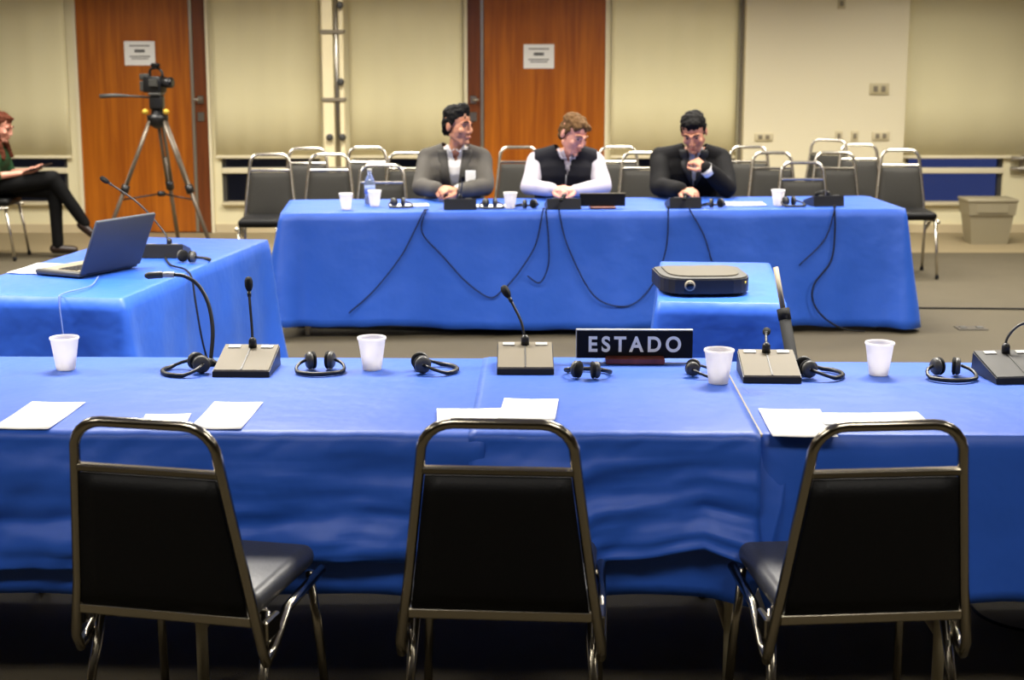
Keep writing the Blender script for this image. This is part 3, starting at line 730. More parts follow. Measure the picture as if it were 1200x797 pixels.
# projector
t = thing('projector', 'low black projector with rounded front on the small blue table', 'projector', (0.755, 6.22, TZ+0.003), 3)
def pj_outline(sx, sy):
    o = []
    for k in range(13): a = PI + PI*k/12; o.append((0.178*sx*math.copysign(abs(math.cos(a))**0.45, math.cos(a)), -0.05 + 0.165*sy*math.sin(a)*(0.9)))
    o += [(0.178*sx, 0.13*sy), (0.15*sx, 0.16*sy), (-0.15*sx, 0.16*sy), (-0.178*sx, 0.13*sy)]
    return o
MB().prism(pj_outline(1, 1), 'z', 0.012, 0.066).build('body', M_black, t)
MB().prism(pj_outline(0.96, 0.96), 'z', 0.066, 0.072).build('top_cover', M_dgrey, t)
MB().prism([(x*0.8, y*0.8+0.01) for x, y in pj_outline(1, 1)], 'z', 0.072, 0.077).build('top_panel', mat('projector_top_grey', (74, 69, 58), 0.5), t)
T = Matrix.Translation((-0.075, -0.19, 0.045)) @ Matrix.Rotation(R(90), 4, 'X')
ln = MB().lathe([(0.012, -0.025), (0.021, -0.02), (0.021, 0.008), (0.016, 0.01)], 20, T).build('lens_ring', M_taupe, t)
MB().lathe([(0.004, 0.006), (0.015, 0.011), (0.010, 0.014), (0.002, 0.0155)], 18, T).build('lens', M_lens, ln)
for k in range(7): MB().box(0.179, 0.182, -0.04+k*0.022, -0.028+k*0.022, 0.024, 0.058).build('vent_slat', M_dgrey, t)
MB().lathe([(0.007, 0), (0.007, 0.006)], 12, Matrix.Translation((0.145, -0.155, 0.05)) @ Matrix.Rotation(R(80), 4, 'X')).build('indicator', M_yellow, t)
for sx in (-1, 1):
    for y in (-0.12, 0.12): MB().lathe([(0.014, 0), (0.012, 0.013)], 12, None, sx*0.12, y).build('foot', M_rubber, t)

# leaning stand between the projector table and the near row
t = thing('boom_stand', 'slim stand leaning up beside the projector table, grey tube above thick black grip', 'stand', (1.08, 5.22, 0), 0)
MB().lathe([(0.11, 0), (0.11, 0.012), (0.03, 0.024), (0.02, 0.04)], 24).build('base', M_black, t)
a, b = Vector((0, 0, 0.03)), Vector((-0.135, 0.30, 0.885))
MB().tube([a, a.lerp(b, 0.86)], 0.021, 12).build('lower_tube', M_rubber, t)
MB().tube([a.lerp(b, 0.84), a.lerp(b, 0.885)], 0.023, 12).build('clamp', M_rubber, t)
MB().tube([a.lerp(b, 0.86), b.lerp(a, -0.05)], 0.0095, 12).build('upper_tube', M_taupe, t)

# cables over the far table front
G3 = 'black cables hanging over the far tablecloth'
cab = [('thin black cable sagging down the far cloth below the water bottle', [(-0.51, 0.744), (-0.57, 0.62), (-0.646, 0.481), (-0.798, 0.291), (-0.949, 0.157)]),
       ('black cable crossing the far cloth below the grey jacket, down to the middle', [(-0.50, 0.744), (-0.521, 0.62), (-0.399, 0.479), (-0.26, 0.326), (-0.125, 0.238), (-0.04, 0.298)]),
       ('black cable dropping from the vest wearer towards the leaning microphone head', [(0.179, 0.739), (0.14, 0.549), (0.05, 0.399), (-0.04, 0.288)]),
       ('short hooked black cable below the vest wearer', [(0.199, 0.736), (0.215, 0.548), (0.21, 0.412), (0.161, 0.322), (0.09, 0.363)]),
       ('black cable in one deep wide loop on the far cloth behind the projector', [(0.274, 0.738), (0.32, 0.547), (0.443, 0.293), (0.555, 0.195), (0.707, 0.188), (0.832, 0.315), (0.904, 0.517), (0.915, 0.744)]),
       ('short black cable running down the far cloth behind the projector table', [(1.042, 0.738), (1.126, 0.591), (1.175, 0.439)]),
       ('thick black cable curling down to the hem at the empty end of the far table', [(1.899, 0.747), (1.905, 0.6), (1.885, 0.432), (1.788, 0.295), (1.786, 0.192), (1.852, 0.098), (1.968, 0.03), (2.099, 0.012)]),
       ('thin black cable branching off the thick one at the empty end', [(1.90, 0.736), (1.845, 0.56), (1.696, 0.408)])]
for i, (lb, ps) in enumerate(cab):
    pts = []
    for x, z in ps:
        y = 9.03 + (x+1.33)*0.068; u = (0.737-z)/0.68
        pts.append((x, y - 0.024 - 0.045*max(0, u), z))
    y = 9.03 + (ps[0][0]+1.33)*0.068
    pts = [(ps[0][0]+0.01, y+0.05, FT+0.006), (ps[0][0]+0.005, y+0.0, FT+0.008)] + pts
    if i == 4: y = 9.03 + (ps[-1][0]+1.33)*0.068; pts += [(ps[-1][0], y, FT+0.008), (ps[-1][0], y+0.1, FT+0.006)]
    o = MB().tube(smooth_path(pts, 6), 0.0055 if i == 6 else 0.0038, 8).build('cable', M_rubber)
    tag(o, lb, 'cable', G3)
# cables of the side table and on the floor
def lside(u, v, z): a = R(LRZ); return (LC[0]+u*math.cos(a)-v*math.sin(a), LC[1]+u*math.sin(a)+v*math.cos(a), z)
o = MB().tube(smooth_path([lside(0.12, 0.18, TZ+0.009), lside(0.25, -0.08, TZ+0.009), lside(0.36, -0.2, TZ+0.01), lside(0.41, -0.25, TZ-0.02), lside(0.43, -0.27, 0.62), lside(0.45, -0.26, 0.45), lside(0.46, -0.2, 0.3)], 6), 0.0045, 8).build('cable', M_rubber)
tag(o, 'black cable running over the side table edge behind the upright microphone', 'cable')
o = MB().tube(smooth_path([(-1.73, 6.50, TZ+0.012), (-1.70, 6.25, TZ+0.010), lside(0.13, -0.91, TZ+0.010), lside(0.13, -0.945, TZ-0.02), lside(0.15, -0.965, 0.55), lside(0.16, -0.985, 0.3)], 6), 0.003, 8).build('cable', mat('grey_cord', (96, 116, 180), 0.5))
tag(o, 'thin pale laptop cord hanging down the side table front', 'cord')
o = MB().tube(smooth_path([(2.62, 10.05, 0.007), (3.2, 10.02, 0.007), (3.9, 9.97, 0.007), (4.8, 9.9, 0.007), (5.5, 9.95, 0.007)], 6), 0.006, 8).build('cable', M_rubber)
tag(o, 'thin dark cable lying straight across the open carpet', 'cable')
t = thing('shadow_strip', 'long low black strip added as the shadow under the hem of the far tablecloth', 'shadow strip', (-0.21, 9.27, 0), -8)  # black strip added on the carpet, stands for the shadow beneath the hem
MB().prism([(-0.05, 0), (0.05, 0), (0.025, 0.02), (-0.025, 0.02)], 'x', -1.17, 1.17).build('ramp', M_rubber, t)
MB().prism([(-0.012, 0.0201), (0.012, 0.0201), (0.008, 0.024), (-0.008, 0.024)], 'x', -1.17, 1.17).build('ridge', M_dgrey, t)
t = thing('floor_outlet', 'flat dark floor outlet cover in the carpet near the far table end', 'floor outlet', (2.78, 9.35, 0), 0)
MB().rbox(-0.09, 0.09, -0.06, 0.06, 0, 0.006, 0.002, 1).build('cover', mat('outlet_brown', (58, 51, 38), 0.6), t)
for sx in (-1, 1): MB().rbox(sx*0.05-0.02, sx*0.05+0.02, -0.025, 0.025, 0.006, 0.011, 0.002, 1).build('flap', M_dgrey, t)
o = MB().tube(smooth_path([(1.5, 4.95, 0.006), (1.42, 4.62, 0.006), (1.46, 4.45, 0.006), (1.62, 4.36, 0.006), (1.8, 4.33, 0.006)], 6), 0.005, 8).build('cable', M_rubber)
tag(o, 'black cable curling on the floor under the single-layer cloth', 'cable')

# waste bin
t = thing('waste_bin', 'beige tapered waste bin with overhanging lid below the deep blue window', 'bin', (4.06, 13.38, 0.004), 0)
def taper(w0, w1, z0, z1, d0, d1):
    return [(sx*w0, sy*d0, z0) for sx, sy in ((-1, -1), (1, -1), (1, 1), (-1, 1))] + [(sx*w1, sy*d1, z1) for sx, sy in ((-1, -1), (1, -1), (1, 1), (-1, 1))]
BF = [(3, 2, 1, 0), (4, 5, 6, 7), (0, 1, 5, 4), (1, 2, 6, 5), (2, 3, 7, 6), (3, 0, 4, 7)]
MB().add(taper(0.155, 0.185, 0, 0.25, 0.11, 0.14), BF).build('bin_body', M_bin, t)
MB().add(taper(0.195, 0.205, 0.25, 0.36, 0.15, 0.158), BF).build('lid', M_bin, t)
MB().rbox(-0.215, 0.215, -0.165, 0.165, 0.36, 0.385, 0.008, 2).build('rim', M_bin, t)
MB().box(-0.13, 0.13, -0.1605, -0.1535, 0.275, 0.335).build('swing_flap', M_bin, t)

# cream upright pole with clamps
t = thing('upright_pole', 'tall cream and grey double upright with clamps behind the chairs', 'pole', (-1.52, 13.62, 0), 0)
MB().rbox(-0.10, -0.005, -0.03, 0.03, 0.03, 2.35, 0.006, 1).build('upright', M_gold, t)
MB().rbox(0.045, 0.085, -0.03, 0.03, 0.03, 2.35, 0.006, 1).build('upright', M_gold, t)
MB().tube([(0.022, -0.01, 0.03), (0.022, -0.01, 2.38)], 0.020, 12).build('pole', M_steel, t)
for z in (1.78, 1.21, 0.62): MB().rbox(-0.11, 0.095, -0.045, 0.045, z-0.016, z+0.016, 0.004, 1).build('clamp_bar', M_taupe, t)
for x, z in ((0.065, 2.0), (0.06, 1.36), (0.065, 0.89), (-0.045, 0.89)): MB().lathe([(0.02, 0), (0.03, 0.01), (0.03, 0.04), (0.015, 0.045)], 14, Matrix.Translation((x, -0.03, z)) @ Matrix.Rotation(R(90), 4, 'X')).build('knob', M_dgrey, t)
MB().rbox(-0.22, 0.2, -0.2, 0.2, 0, 0.03, 0.01, 2).build('base_plate', M_steel, t)

# ---------------------------------------------------------------- tripod and video camera
TP = (-2.875, 12.85, 0.004)
t = thing('tripod', 'tall grey video tripod with yellow knobs before the wooden door', 'tripod', TP, 0)
apex = Vector((0, 0, 1.08))
feet = [(-0.46, -0.18, 0), (0.44, -0.16, 0), (0.03, 0.46, 0)]
for f in feet:
    f = Vector(f); d = (f-apex); a0 = apex + Vector((f.x, f.y, 0)).normalized()*0.06
    mid = a0.lerp(f, 0.50); low = a0.lerp(f, 0.60)
    side = d.cross(Vector((0, 0, 1))).normalized()*0.018
    lg = MB(); lg.tube([a0+side, mid+side], 0.014, 8); lg.tube([a0-side, mid-side], 0.014, 8); lg = lg.build('leg', M_tripod, t)
    MB().tube([a0.lerp(f, 0.3), f+Vector((0, 0, 0.02))], 0.017, 8).build('inner_tube', M_tripod, lg)
    MB().tube([a0.lerp(f, 0.49), a0.lerp(f, 0.55)], 0.034, 10).build('leg_lock', M_black, lg)
    MB().tube([f+Vector((0, 0, 0.035)), f], [0.018, 0.022], 10).build('foot', M_rubber, lg)
    ctr = Vector((0, 0.02, 0.47)); MB().tube([ctr, low], 0.007, 8).build('spreader_arm', M_black, t)
MB().lathe([(0.03, 0.45), (0.035, 0.47), (0.03, 0.49)], 14, None, 0, 0.02).build('spreader_hub', M_black, t)
MB().lathe([(0.02, 1.0), (0.07, 1.03), (0.085, 1.08), (0.085, 1.11), (0.05, 1.115), (0.045, 1.16)], 20).build('bowl', M_black, t)
for sx in (-1, 1): MB().ell((sx*0.085, -0.06, 1.14), (0.026, 0.024, 0.022), 12).build('knob', M_yellow, t)
MB().rbox(-0.055, 0.055, -0.06, 0.06, 1.155, 1.27, 0.02, 3).build('fluid_head', M_black, t)
MB().rbox(-0.05, 0.05, -0.09, 0.09, 1.27, 1.29, 0.004, 1).build('mounting_plate', M_dgrey, t)
MB().tube([(-0.05, 0.02, 1.25), (-0.2, -0.01, 1.262), (-0.33, -0.03, 1.268), (-0.45, -0.05, 1.262)], [0.009, 0.009, 0.017, 0.017], 10).build('pan_handle', M_dgrey, t)
t = thing('video_camera', 'black video camera mounted on the tall tripod before the door', 'video camera', (TP[0], TP[1], TP[2]+1.29), -25)
MB().rbox(-0.10, 0.07, -0.05, 0.05, 0.0, 0.13, 0.012, 2).build('body', M_black, t)
ln = MB().tube([(0.06, 0, 0.08), (0.09, 0, 0.08), (0.10, 0, 0.08), (0.15, 0, 0.08)], [0.036, 0.036, 0.042, 0.044], 18).build('lens_barrel', M_black, t)
MB().tube([(0.15, 0, 0.08), (0.152, 0, 0.08)], 0.036, 18).build('front_glass', M_lens, ln)
MB().tube(smooth_path([(-0.06, 0, 0.125), (-0.05, 0, 0.185), (0.02, 0, 0.195), (0.06, 0, 0.165), (0.065, 0, 0.125)], 4), 0.011, 8).build('handle', M_black, t)
MB().tube([(-0.02, -0.02, 0.22), (0.05, -0.02, 0.22)], 0.016, 12).build('shotgun_microphone', M_rubber, t)
MB().tube([(0.015, -0.02, 0.19), (0.015, -0.02, 0.21)], 0.008, 8).build('microphone_clip', M_dgrey, t)
MB().rbox(-0.15, -0.06, -0.025, 0.025, 0.10, 0.15, 0.008, 2).build('viewfinder', M_dgrey, t)
MB().rbox(-0.14, -0.10, -0.04, 0.04, 0.01, 0.09, 0.006, 1).build('battery', M_dgrey, t)
MB().rbox(-0.02, 0.06, -0.075, -0.055, 0.05, 0.11, 0.004, 1).build('side_screen', M_dgrey, t)

# ---------------------------------------------------------------- people
def hand_prims(W, d, n, side, curl=(25, 35, 25), s=1.0, spread=5):
    """W wrist, d finger direction, n the way the palm faces, side +1/-1 where the thumb leaves"""
    d = Vector(d).normalized(); n = Vector(n); n = (n-n.dot(d)*d).normalized(); a = d.cross(n).normalized()*side; W = Vector(W); out = []
    for k in (-0.026, -0.008, 0.010, 0.027):
        out.append((W + a*k*0.55*s, 0.014*s, W + d*0.082*s + a*k*s, 0.0125*s))
    out.append((W - d*0.02*s, 0.022*s, W + d*0.012*s, 0.019*s))
    lens = [(0.036, 0.022, 0.018), (0.042, 0.027, 0.02), (0.039, 0.025, 0.019), (0.030, 0.019, 0.017)]
    offs = [0.031, 0.0105, -0.010, -0.030]
    for q in range(4):
        p = W + d*(0.086 - 0.004*(q == 3) - 0.002*(q == 0))*s + a*offs[q]*s; ang = 0
        sp = R(spread)*(1.5-q)*0.6
        for j in range(3):
            ang += R(curl[j]*(1+0.08*q))
            dd = (d*math.cos(ang) + n*math.sin(ang)); dd = (dd*math.cos(sp) + a*math.sin(sp)).normalized()
            e = p + dd*lens[q][j]*s; r0 = (0.0088, 0.0080, 0.0073)[j]*s; out.append((p, r0, e, r0*0.92)); p = e
    b = W + d*0.022*s + a*0.026*s
    t1 = b + (d*0.55 + a*0.55 + n*0.35).normalized()*0.040*s; t2 = t1 + (d*0.85 + a*0.15 + n*0.4).normalized()*0.030*s; t3 = t2 + (d*0.9 - a*0.1 + n*0.3).normalized()*0.024*s
    out += [(W+d*0.01*s+a*0.012*s, 0.015*s, t1, 0.0125*s), (t1, 0.0115*s, t2, 0.0095*s), (t2, 0.0095*s, t3, 0.0078*s)]
    return out
def head_build(mb, H, Rm, s=1.0):
    def e(c, r): mb.ell(Vector(H) + Rm @ (Vector(c)*s), [q*s for q in r], 16, Rm)
    def c(p0, r0, p1, r1): mb.cap(Vector(H)+Rm @ (Vector(p0)*s), r0*s, Vector(H)+Rm @ (Vector(p1)*s), r1*s)
    e((0, 0.012, 0.038), (0.074, 0.094, 0.082)); e((0, -0.028, -0.02), (0.064, 0.068, 0.088)); e((0, -0.05, -0.085), (0.04, 0.04, 0.034))
    c((0.045, -0.0, -0.06), 0.022, (0.018, -0.06, -0.1), 0.02); c((-0.045, -0.0, -0.06), 0.022, (-0.018, -0.06, -0.1), 0.02)
    c((0, -0.093, 0.02), 0.008, (0, -0.111, -0.028), 0.0115); e((0.013, -0.103, -0.034), (0.009, 0.01, 0.008)); e((-0.013, -0.103, -0.034), (0.009, 0.01, 0.008))
    for sx in (-1, 1):
        c((sx*0.014, -0.094, 0.027), 0.008, (sx*0.05, -0.076, 0.026), 0.008)
        e((sx*0.075, 0.012, -0.008), (0.010, 0.02, 0.032)); e((sx*0.042, -0.068, -0.025), (0.02, 0.02, 0.02))
    e((0, -0.095, -0.058), (0.024, 0.01, 0.006)); e((0, -0.092, -0.069), (0.02, 0.01, 0.006)); e((0, -0.088, -0.098), (0.016, 0.014, 0.014))
def head_extras(t, H, Rm, m_hair, hair, s=1.0, m_brow=None, locks=()):
    H = Vector(H)
    def W(c): return H + Rm @ (Vector(c)*s)
    for sx in (-1, 1):
        ey = MB().ell(W((sx*0.030, -0.079, 0.007)), (0.0115*s, 0.0112*s, 0.0075*s), 12, Rm).build('eye', M_eye, t)
        MB().ell(W((sx*0.030, -0.0885, 0.007)), (0.0062*s, 0.003*s, 0.0062*s), 10, Rm).build('iris', M_iris, ey)
        MB().tube([W((sx*0.012, -0.1, 0.030)), W((sx*0.03, -0.096, 0.036)), W((sx*0.052, -0.082, 0.030))], [0.004*s, 0.005*s, 0.003*s], 6).build('eyebrow', m_brow or m_hair, t)
    MB().tube([W((-0.022, -0.099, -0.0635)), W((0, -0.1075, -0.062)), W((0.022, -0.099, -0.0635))], [0.002*s, 0.0045*s, 0.002*s], 8).build('lips', M_lip, t)
    mb = MB()
    for c, r in hair: mb.ell(W(c), [q*s for q in r], 16, Rm)
    for (a, r0, b, r1) in locks: mb.cap(a, r0, b, r1, 12)
    h = remesh(mb, 'hair', 0.0055, 2, m_hair, t, wrinkle=0.009, wscale=48)
    return h
SHORT = [((0, 0.018, 0.064), (0.0785, 0.096, 0.064)), ((0, 0.046, 0.005), (0.0775, 0.064, 0.074)), ((0, 0.07, -0.045), (0.055, 0.035, 0.035)),
         ((0.070, 0.008, 0.03), (0.012, 0.036, 0.036)), ((-0.070, 0.008, 0.03), (0.012, 0.036, 0.036)), ((0, -0.038, 0.09), (0.055, 0.034, 0.025))]
def seg_list(J):
    """torso and limbs from joints, as tapered capsules"""
    S_ = {}
    hp, ws, chs, nk = [Vector(J[k]) for k in ('hip', 'waist', 'chest', 'neck')]
    X = Vector((1, 0, 0)); sc = J.get('sc', 1.0)
    S_['torso'] = [(hp-X*0.085*sc, 0.105*sc, hp+X*0.085*sc, 0.105*sc), (ws-X*0.07*sc, 0.105*sc, ws+X*0.07*sc, 0.105*sc), (chs-X*0.085*sc, 0.112*sc, chs+X*0.085*sc, 0.112*sc)]
    for sx in (-1, 1):
        S_['torso'] += [(hp+X*sx*0.075*sc, 0.105*sc, ws+X*sx*0.065*sc, 0.1*sc), (ws+X*sx*0.065*sc, 0.1*sc, chs+X*sx*0.085*sc, 0.11*sc)]
    sl, sr = Vector(J['shL']), Vector(J['shR'])
    S_['shoulder'] = [(sl, 0.052*sc, chs+X*0.09*sc, 0.09*sc), (sr, 0.052*sc, chs-X*0.09*sc, 0.09*sc), (sl, 0.05*sc, nk+X*0.035*sc, 0.042*sc), (sr, 0.05*sc, nk-X*0.035*sc, 0.042*sc)]
    S_['neck'] = [(nk, 0.052*sc, Vector(J['head'])+Vector((0, 0.02, -0.05)), 0.05*sc)]
    for k in 'LR':
        S_['uarm'+k] = [(Vector(J['sh'+k]), 0.05*sc, Vector(J['el'+k]), 0.042*sc)]
        S_['farm'+k] = [(Vector(J['el'+k]), 0.041*sc, Vector(J['wr'+k]), 0.027*sc)]
        S_['thigh'+k] = [(hp+X*(0.09 if k == 'L' else -0.09)*sc, 0.085*sc, Vector(J['kn'+k]), 0.058*sc)]
        S_['shin'+k] = [(Vector(J['kn'+k]), 0.055*sc, Vector(J['an'+k]), 0.036*sc)]
        f = Vector(J['fd'+k]).normalized(); S_['foot'+k] = [(Vector(J['an'+k])-f*0.03+Vector((0, 0, -0.035)), 0.034*sc, Vector(J['an'+k])+f*0.13+Vector((0, 0, J.get('toe', -0.045))), 0.026*sc)]
    return S_
def garment(t, name, segs, keys, infl, m, voxel=0.009, wr=0.006, cut=None, thick=0.004, extra=(), ws=9):
    mb = MB()
    for k in keys:
        for (a, r0, b, r1) in segs[k]: mb.cap(a, r0+infl, b, r1+infl, 14)
    for (a, r0, b, r1) in extra: mb.cap(a, r0, b, r1, 14)
    return remesh(mb, name, voxel, 4, m, t, wrinkle=wr, wscale=ws, cut=cut, thick=thick)
def make_body(t, segs, J, hands, Rm, m_skin, hs=1.0):
    mb = MB()
    for k, l in segs.items():
        for (a, r0, b, r1) in l: mb.cap(a, max(r0-0.006, 0.01), b, max(r1-0.004, 0.01), 14)
    for h in hands:
        for (a, r0, b, r1) in hand_prims(*h): mb.cap(a, r0, b, r1, 10)
    head_build(mb, J['head'], Rm, hs)
    return remesh(mb, 'body', 0.0045, 3, m_skin, t)
def shoes(t, segs):
    for k in 'LR':
        mb = MB()
        for (a, r0, b, r1) in segs['foot'+k]: mb.cap(a, r0+0.008, b, r1+0.01, 12)
        remesh(mb, 'shoe', 0.008, 3, M_shoe, t)
def rotm(yaw, pitch, roll=0): return (Matrix.Rotation(R(yaw), 3, 'Z') @ Matrix.Rotation(R(pitch), 3, 'X') @ Matrix.Rotation(R(roll), 3, 'Y'))
LEGS = dict(knL=(0.12, -0.36, 0.50), knR=(-0.12, -0.36, 0.50), anL=(0.13, -0.34, 0.09), anR=(-0.13, -0.34, 0.09), fdL=(0.1, -1, 0), fdR=(-0.1, -1, 0))
def vcut(z0, slope, x0=0.0, top=1.2):
    return lambda c, n: (n.y < -0.15 and z0 < c.z < top and abs(c.x-x0) < (c.z-z0)*slope)
def cuff(t, a, b, r, m, name='cuff'):
    a = Vector(a); b = Vector(b); d = (b-a).normalized()
    MB().tube([b-d*0.03, b+d*0.012, b+d*0.014, b-d*0.0], [r, r*0.97, r*0.86, r*0.8], 18).build(name, m, t)

from mathutils.bvhtree import BVHTree
def lapels(t, base, m, x0, z0, slope, ztop, wmax, off):
    bv = BVHTree.FromObject(base, bpy.context.evaluated_depsgraph_get())
    for sx in (-1, 1):
        vs = []; nr, nc = 16, 4
        for i in range(nr+1):
            z = z0 + (ztop-z0)*i/nr; u = i/nr
            wd = wmax*min(1, u*1.9)*(1 if u < 0.72 else 0.72 if u < 0.78 else 0.95)
            for j in range(nc+1):
                x = x0 + sx*(0.008 + (z-z0)*slope - 0.006 + wd*j/nc)
                h = bv.ray_cast(Vector((x, -1, z)), Vector((0, 1, 0)))
                y = h[0].y if h[0] else -0.1
                vs.append((x, y-off-0.004*math.sin(PI*j/nc), z))
        fs = [(i*(nc+1)+j, (i+1)*(nc+1)+j, (i+1)*(nc+1)+j+1, i*(nc+1)+j+1) for i in range(nr) for j in range(nc)]
        o = MB().add(vs, fs, True).build('lapel', m, t); sd = o.modifiers.new('t', 'SOLIDIFY'); sd.thickness = 0.004; sd.offset = 0
# man in the grey jacket, head turned towards his neighbours
J = dict(LEGS, hip=(0, 0.09, 0.565), waist=(0, 0.05, 0.70), chest=(0, -0.01, 0.875), neck=(0.01, -0.035, 1.02), head=(0.025, -0.08, 1.185),
         shL=(0.172, 0.0, 0.962), shR=(-0.172, 0.0, 0.962), elL=(0.195, -0.19, 0.80), elR=(-0.20, -0.19, 0.80), wrL=(0.03, -0.43, 0.805), wrR=(-0.10, -0.42, 0.805))
t = thing('person', 'person in a grey jacket and white shirt, hands clasped, looking sideways', 'person', (-0.37, 10.13, 0), 0)
sg = seg_list(J); Rm = rotm(52, 6)
make_body(t, sg, J, [((0.03, -0.43, 0.808), (-0.75, -0.55, 0.12), (-0.2, 0.3, -1), 1, (35, 45, 30)), ((-0.10, -0.42, 0.803), (0.75, -0.5, 0.1), (0.2, 0.4, -1), -1, (30, 40, 30))], Rm, M_skin)
head_extras(t, J['head'], Rm, M_hairk, SHORT + [((0.01, -0.025, 0.112), (0.045, 0.045, 0.03))])
shirt_o = garment(t, 'shirt', sg, ('torso', 'shoulder'), 0.006, M_shirt, extra=[(Vector(J['neck'])+Vector((0, 0, -0.01)), 0.062, Vector(J['neck'])+Vector((0.004, -0.008, 0.03)), 0.060)], cut=lambda c, n: (c.z > 1.045 and n.z > 0.2) or c.z > 1.07 or (n.y < -0.1 and c.z > 0.95 and abs(c.x-0.012) < (c.z-0.95)*0.42))
garment(t, 'jacket', sg, ('torso', 'shoulder', 'uarmL', 'uarmR', 'farmL', 'farmR'), 0.020, M_suitg, cut=lambda c, n: (n.y < -0.1 and 0.66 < c.z and abs(c.x-0.005) < 0.010+(c.z-0.66)*0.135) or (c.z > 1.0 and (Vector((c.x-0.01, c.y+0.045, 0))).length < 0.088), wr=0.010)
lapels(t, shirt_o, mat('lapel_grey', (56, 53, 48), 0.85, var=0.1, vscale=90), 0.005, 0.66, 0.135, 1.03, 0.062, 0.021)
for sx in (-1, 1):
    MB().tube([(0.008+sx*0.006, -0.098, 1.035), (0.008+sx*0.03, -0.112, 1.015), (0.008+sx*0.055, -0.085, 1.06)], [0.004, 0.007, 0.006], 6).build('shirt_collar', M_shirt, t)
MB().rbox(0.075, 0.14, -0.176, -0.172, 0.83, 0.905, 0.001, 1).build('name_badge', M_paper, t)
garment(t, 'trousers', sg, ('thighL', 'thighR', 'shinL', 'shinR'), 0.014, M_trk, voxel=0.012)
shoes(t, sg); cuff(t, J['elL'], J['wrL'], 0.040, M_shirt); cuff(t, J['elR'], J['wrR'], 0.040, M_shirt)

# man in the dark vest over a pale shirt, head bowed and turned
J = dict(LEGS, hip=(0, 0.10, 0.565), waist=(0, 0.05, 0.69), chest=(0, -0.02, 0.865), neck=(0.015, -0.06, 1.0), head=(0.045, -0.135, 1.13),
         shL=(0.19, -0.01, 0.945), shR=(-0.19, -0.01, 0.945), elL=(0.235, -0.20, 0.80), elR=(-0.235, -0.20, 0.80), wrL=(0.05, -0.43, 0.80), wrR=(-0.10, -0.43, 0.80))
t = thing('person', 'person in a dark vest over a pale shirt, head bowed, hands together', 'person', (0.345, 10.17, 0), 0)
sg = seg_list(J); Rm = rotm(38, 27, 6)
make_body(t, sg, J, [((0.05, -0.43, 0.803), (-0.8, -0.5, 0.1), (-0.2, 0.3, -1), 1, (35, 45, 30)), ((-0.10, -0.43, 0.803), (0.78, -0.45, 0.12), (0.2, 0.4, -1), -1, (30, 40, 30))], Rm, M_skin2)
head_extras(t, J['head'], Rm, M_hairb, SHORT + [((0.02, -0.052, 0.076), (0.048, 0.030, 0.026)), ((-0.035, -0.045, 0.07), (0.036, 0.03, 0.03))])
garment(t, 'shirt', sg, ('torso', 'shoulder', 'uarmL', 'uarmR', 'farmL', 'farmR'), 0.014, M_shirtp, wr=0.010, extra=[(Vector(J['neck'])+Vector((0, 0, -0.01)), 0.062, Vector(J['neck'])+Vector((0.006, -0.012, 0.025)), 0.060)],
        cut=lambda c, n: (c.z > 1.02 and n.z > 0.2) or (n.y < -0.1 and c.z > 0.945 and abs(c.x-0.015) < (c.z-0.945)*0.4))
garment(t, 'vest', sg, ('torso', 'shoulder'), 0.027, M_vest, wr=0.008, cut=lambda c, n: (n.y < -0.1 and c.z > 0.87 and abs(c.x-0.01) < (c.z-0.87)*0.28) or abs(c.x) > 0.20 or (c.z > 0.985 and (Vector((c.x-0.01, c.y+0.065, 0))).length < 0.085))
MB().tube([(0.0, -0.165, 0.875), (-0.003, -0.162, 0.80), (0.0, -0.128, 0.66)], 0.005, 6).build('zip', M_zip, t)
for sx in (-1, 1): MB().tube([(0.012+sx*0.008, -0.135, 0.98), (0.012+sx*0.04, -0.137, 0.975), (0.012+sx*0.062, -0.10, 1.035)], [0.004, 0.008, 0.007], 6).build('shirt_collar', M_shirtp, t)
garment(t, 'trousers', sg, ('thighL', 'thighR', 'shinL', 'shinR'), 0.014, M_trk, voxel=0.012)
shoes(t, sg)

# man in the black suit, head bowed onto one hand
J = dict(LEGS, hip=(0, 0.12, 0.565), waist=(0, 0.06, 0.70), chest=(0.0, -0.02, 0.88), neck=(0.02, -0.07, 1.01), head=(0.0, -0.165, 1.145),
         shL=(0.195, -0.02, 0.96), shR=(-0.195, -0.02, 0.965), elL=(0.205, -0.27, 0.795), elR=(-0.215, -0.24, 0.80), wrL=(0.065, -0.35, 0.925), wrR=(-0.115, -0.47, 0.805))
t = thing('person', 'person in a black suit with bowed head resting mouth on one hand', 'person', (1.15, 10.17, 0), 0)
sg = seg_list(J); Rm = rotm(-14, 30, -4)
make_body(t, sg, J, [((0.065, -0.35, 0.925), (-0.75, 0.25, 0.55), (-0.1, 0.5, -0.85), 1, (45, 60, 40)), ((-0.115, -0.47, 0.803), (0.6, -0.6, 0.02), (0.2, 0.3, -1), -1, (25, 35, 25))], Rm, M_skin3)
head_extras(t, J['head'], Rm, M_hairk, SHORT + [((0, -0.042, 0.085), (0.058, 0.034, 0.03))])
shirt_o = garment(t, 'shirt', sg, ('torso', 'shoulder'), 0.006, M_shirt, extra=[(Vector(J['neck'])+Vector((0, 0, -0.01)), 0.062, Vector(J['neck'])+Vector((0, -0.012, 0.02)), 0.060)], cut=lambda c, n: (c.z > 1.03 and n.z > 0.2) or c.z > 1.06 or (n.y < -0.1 and c.z > 0.97 and abs(c.x-0.02) < (c.z-0.97)*0.35))
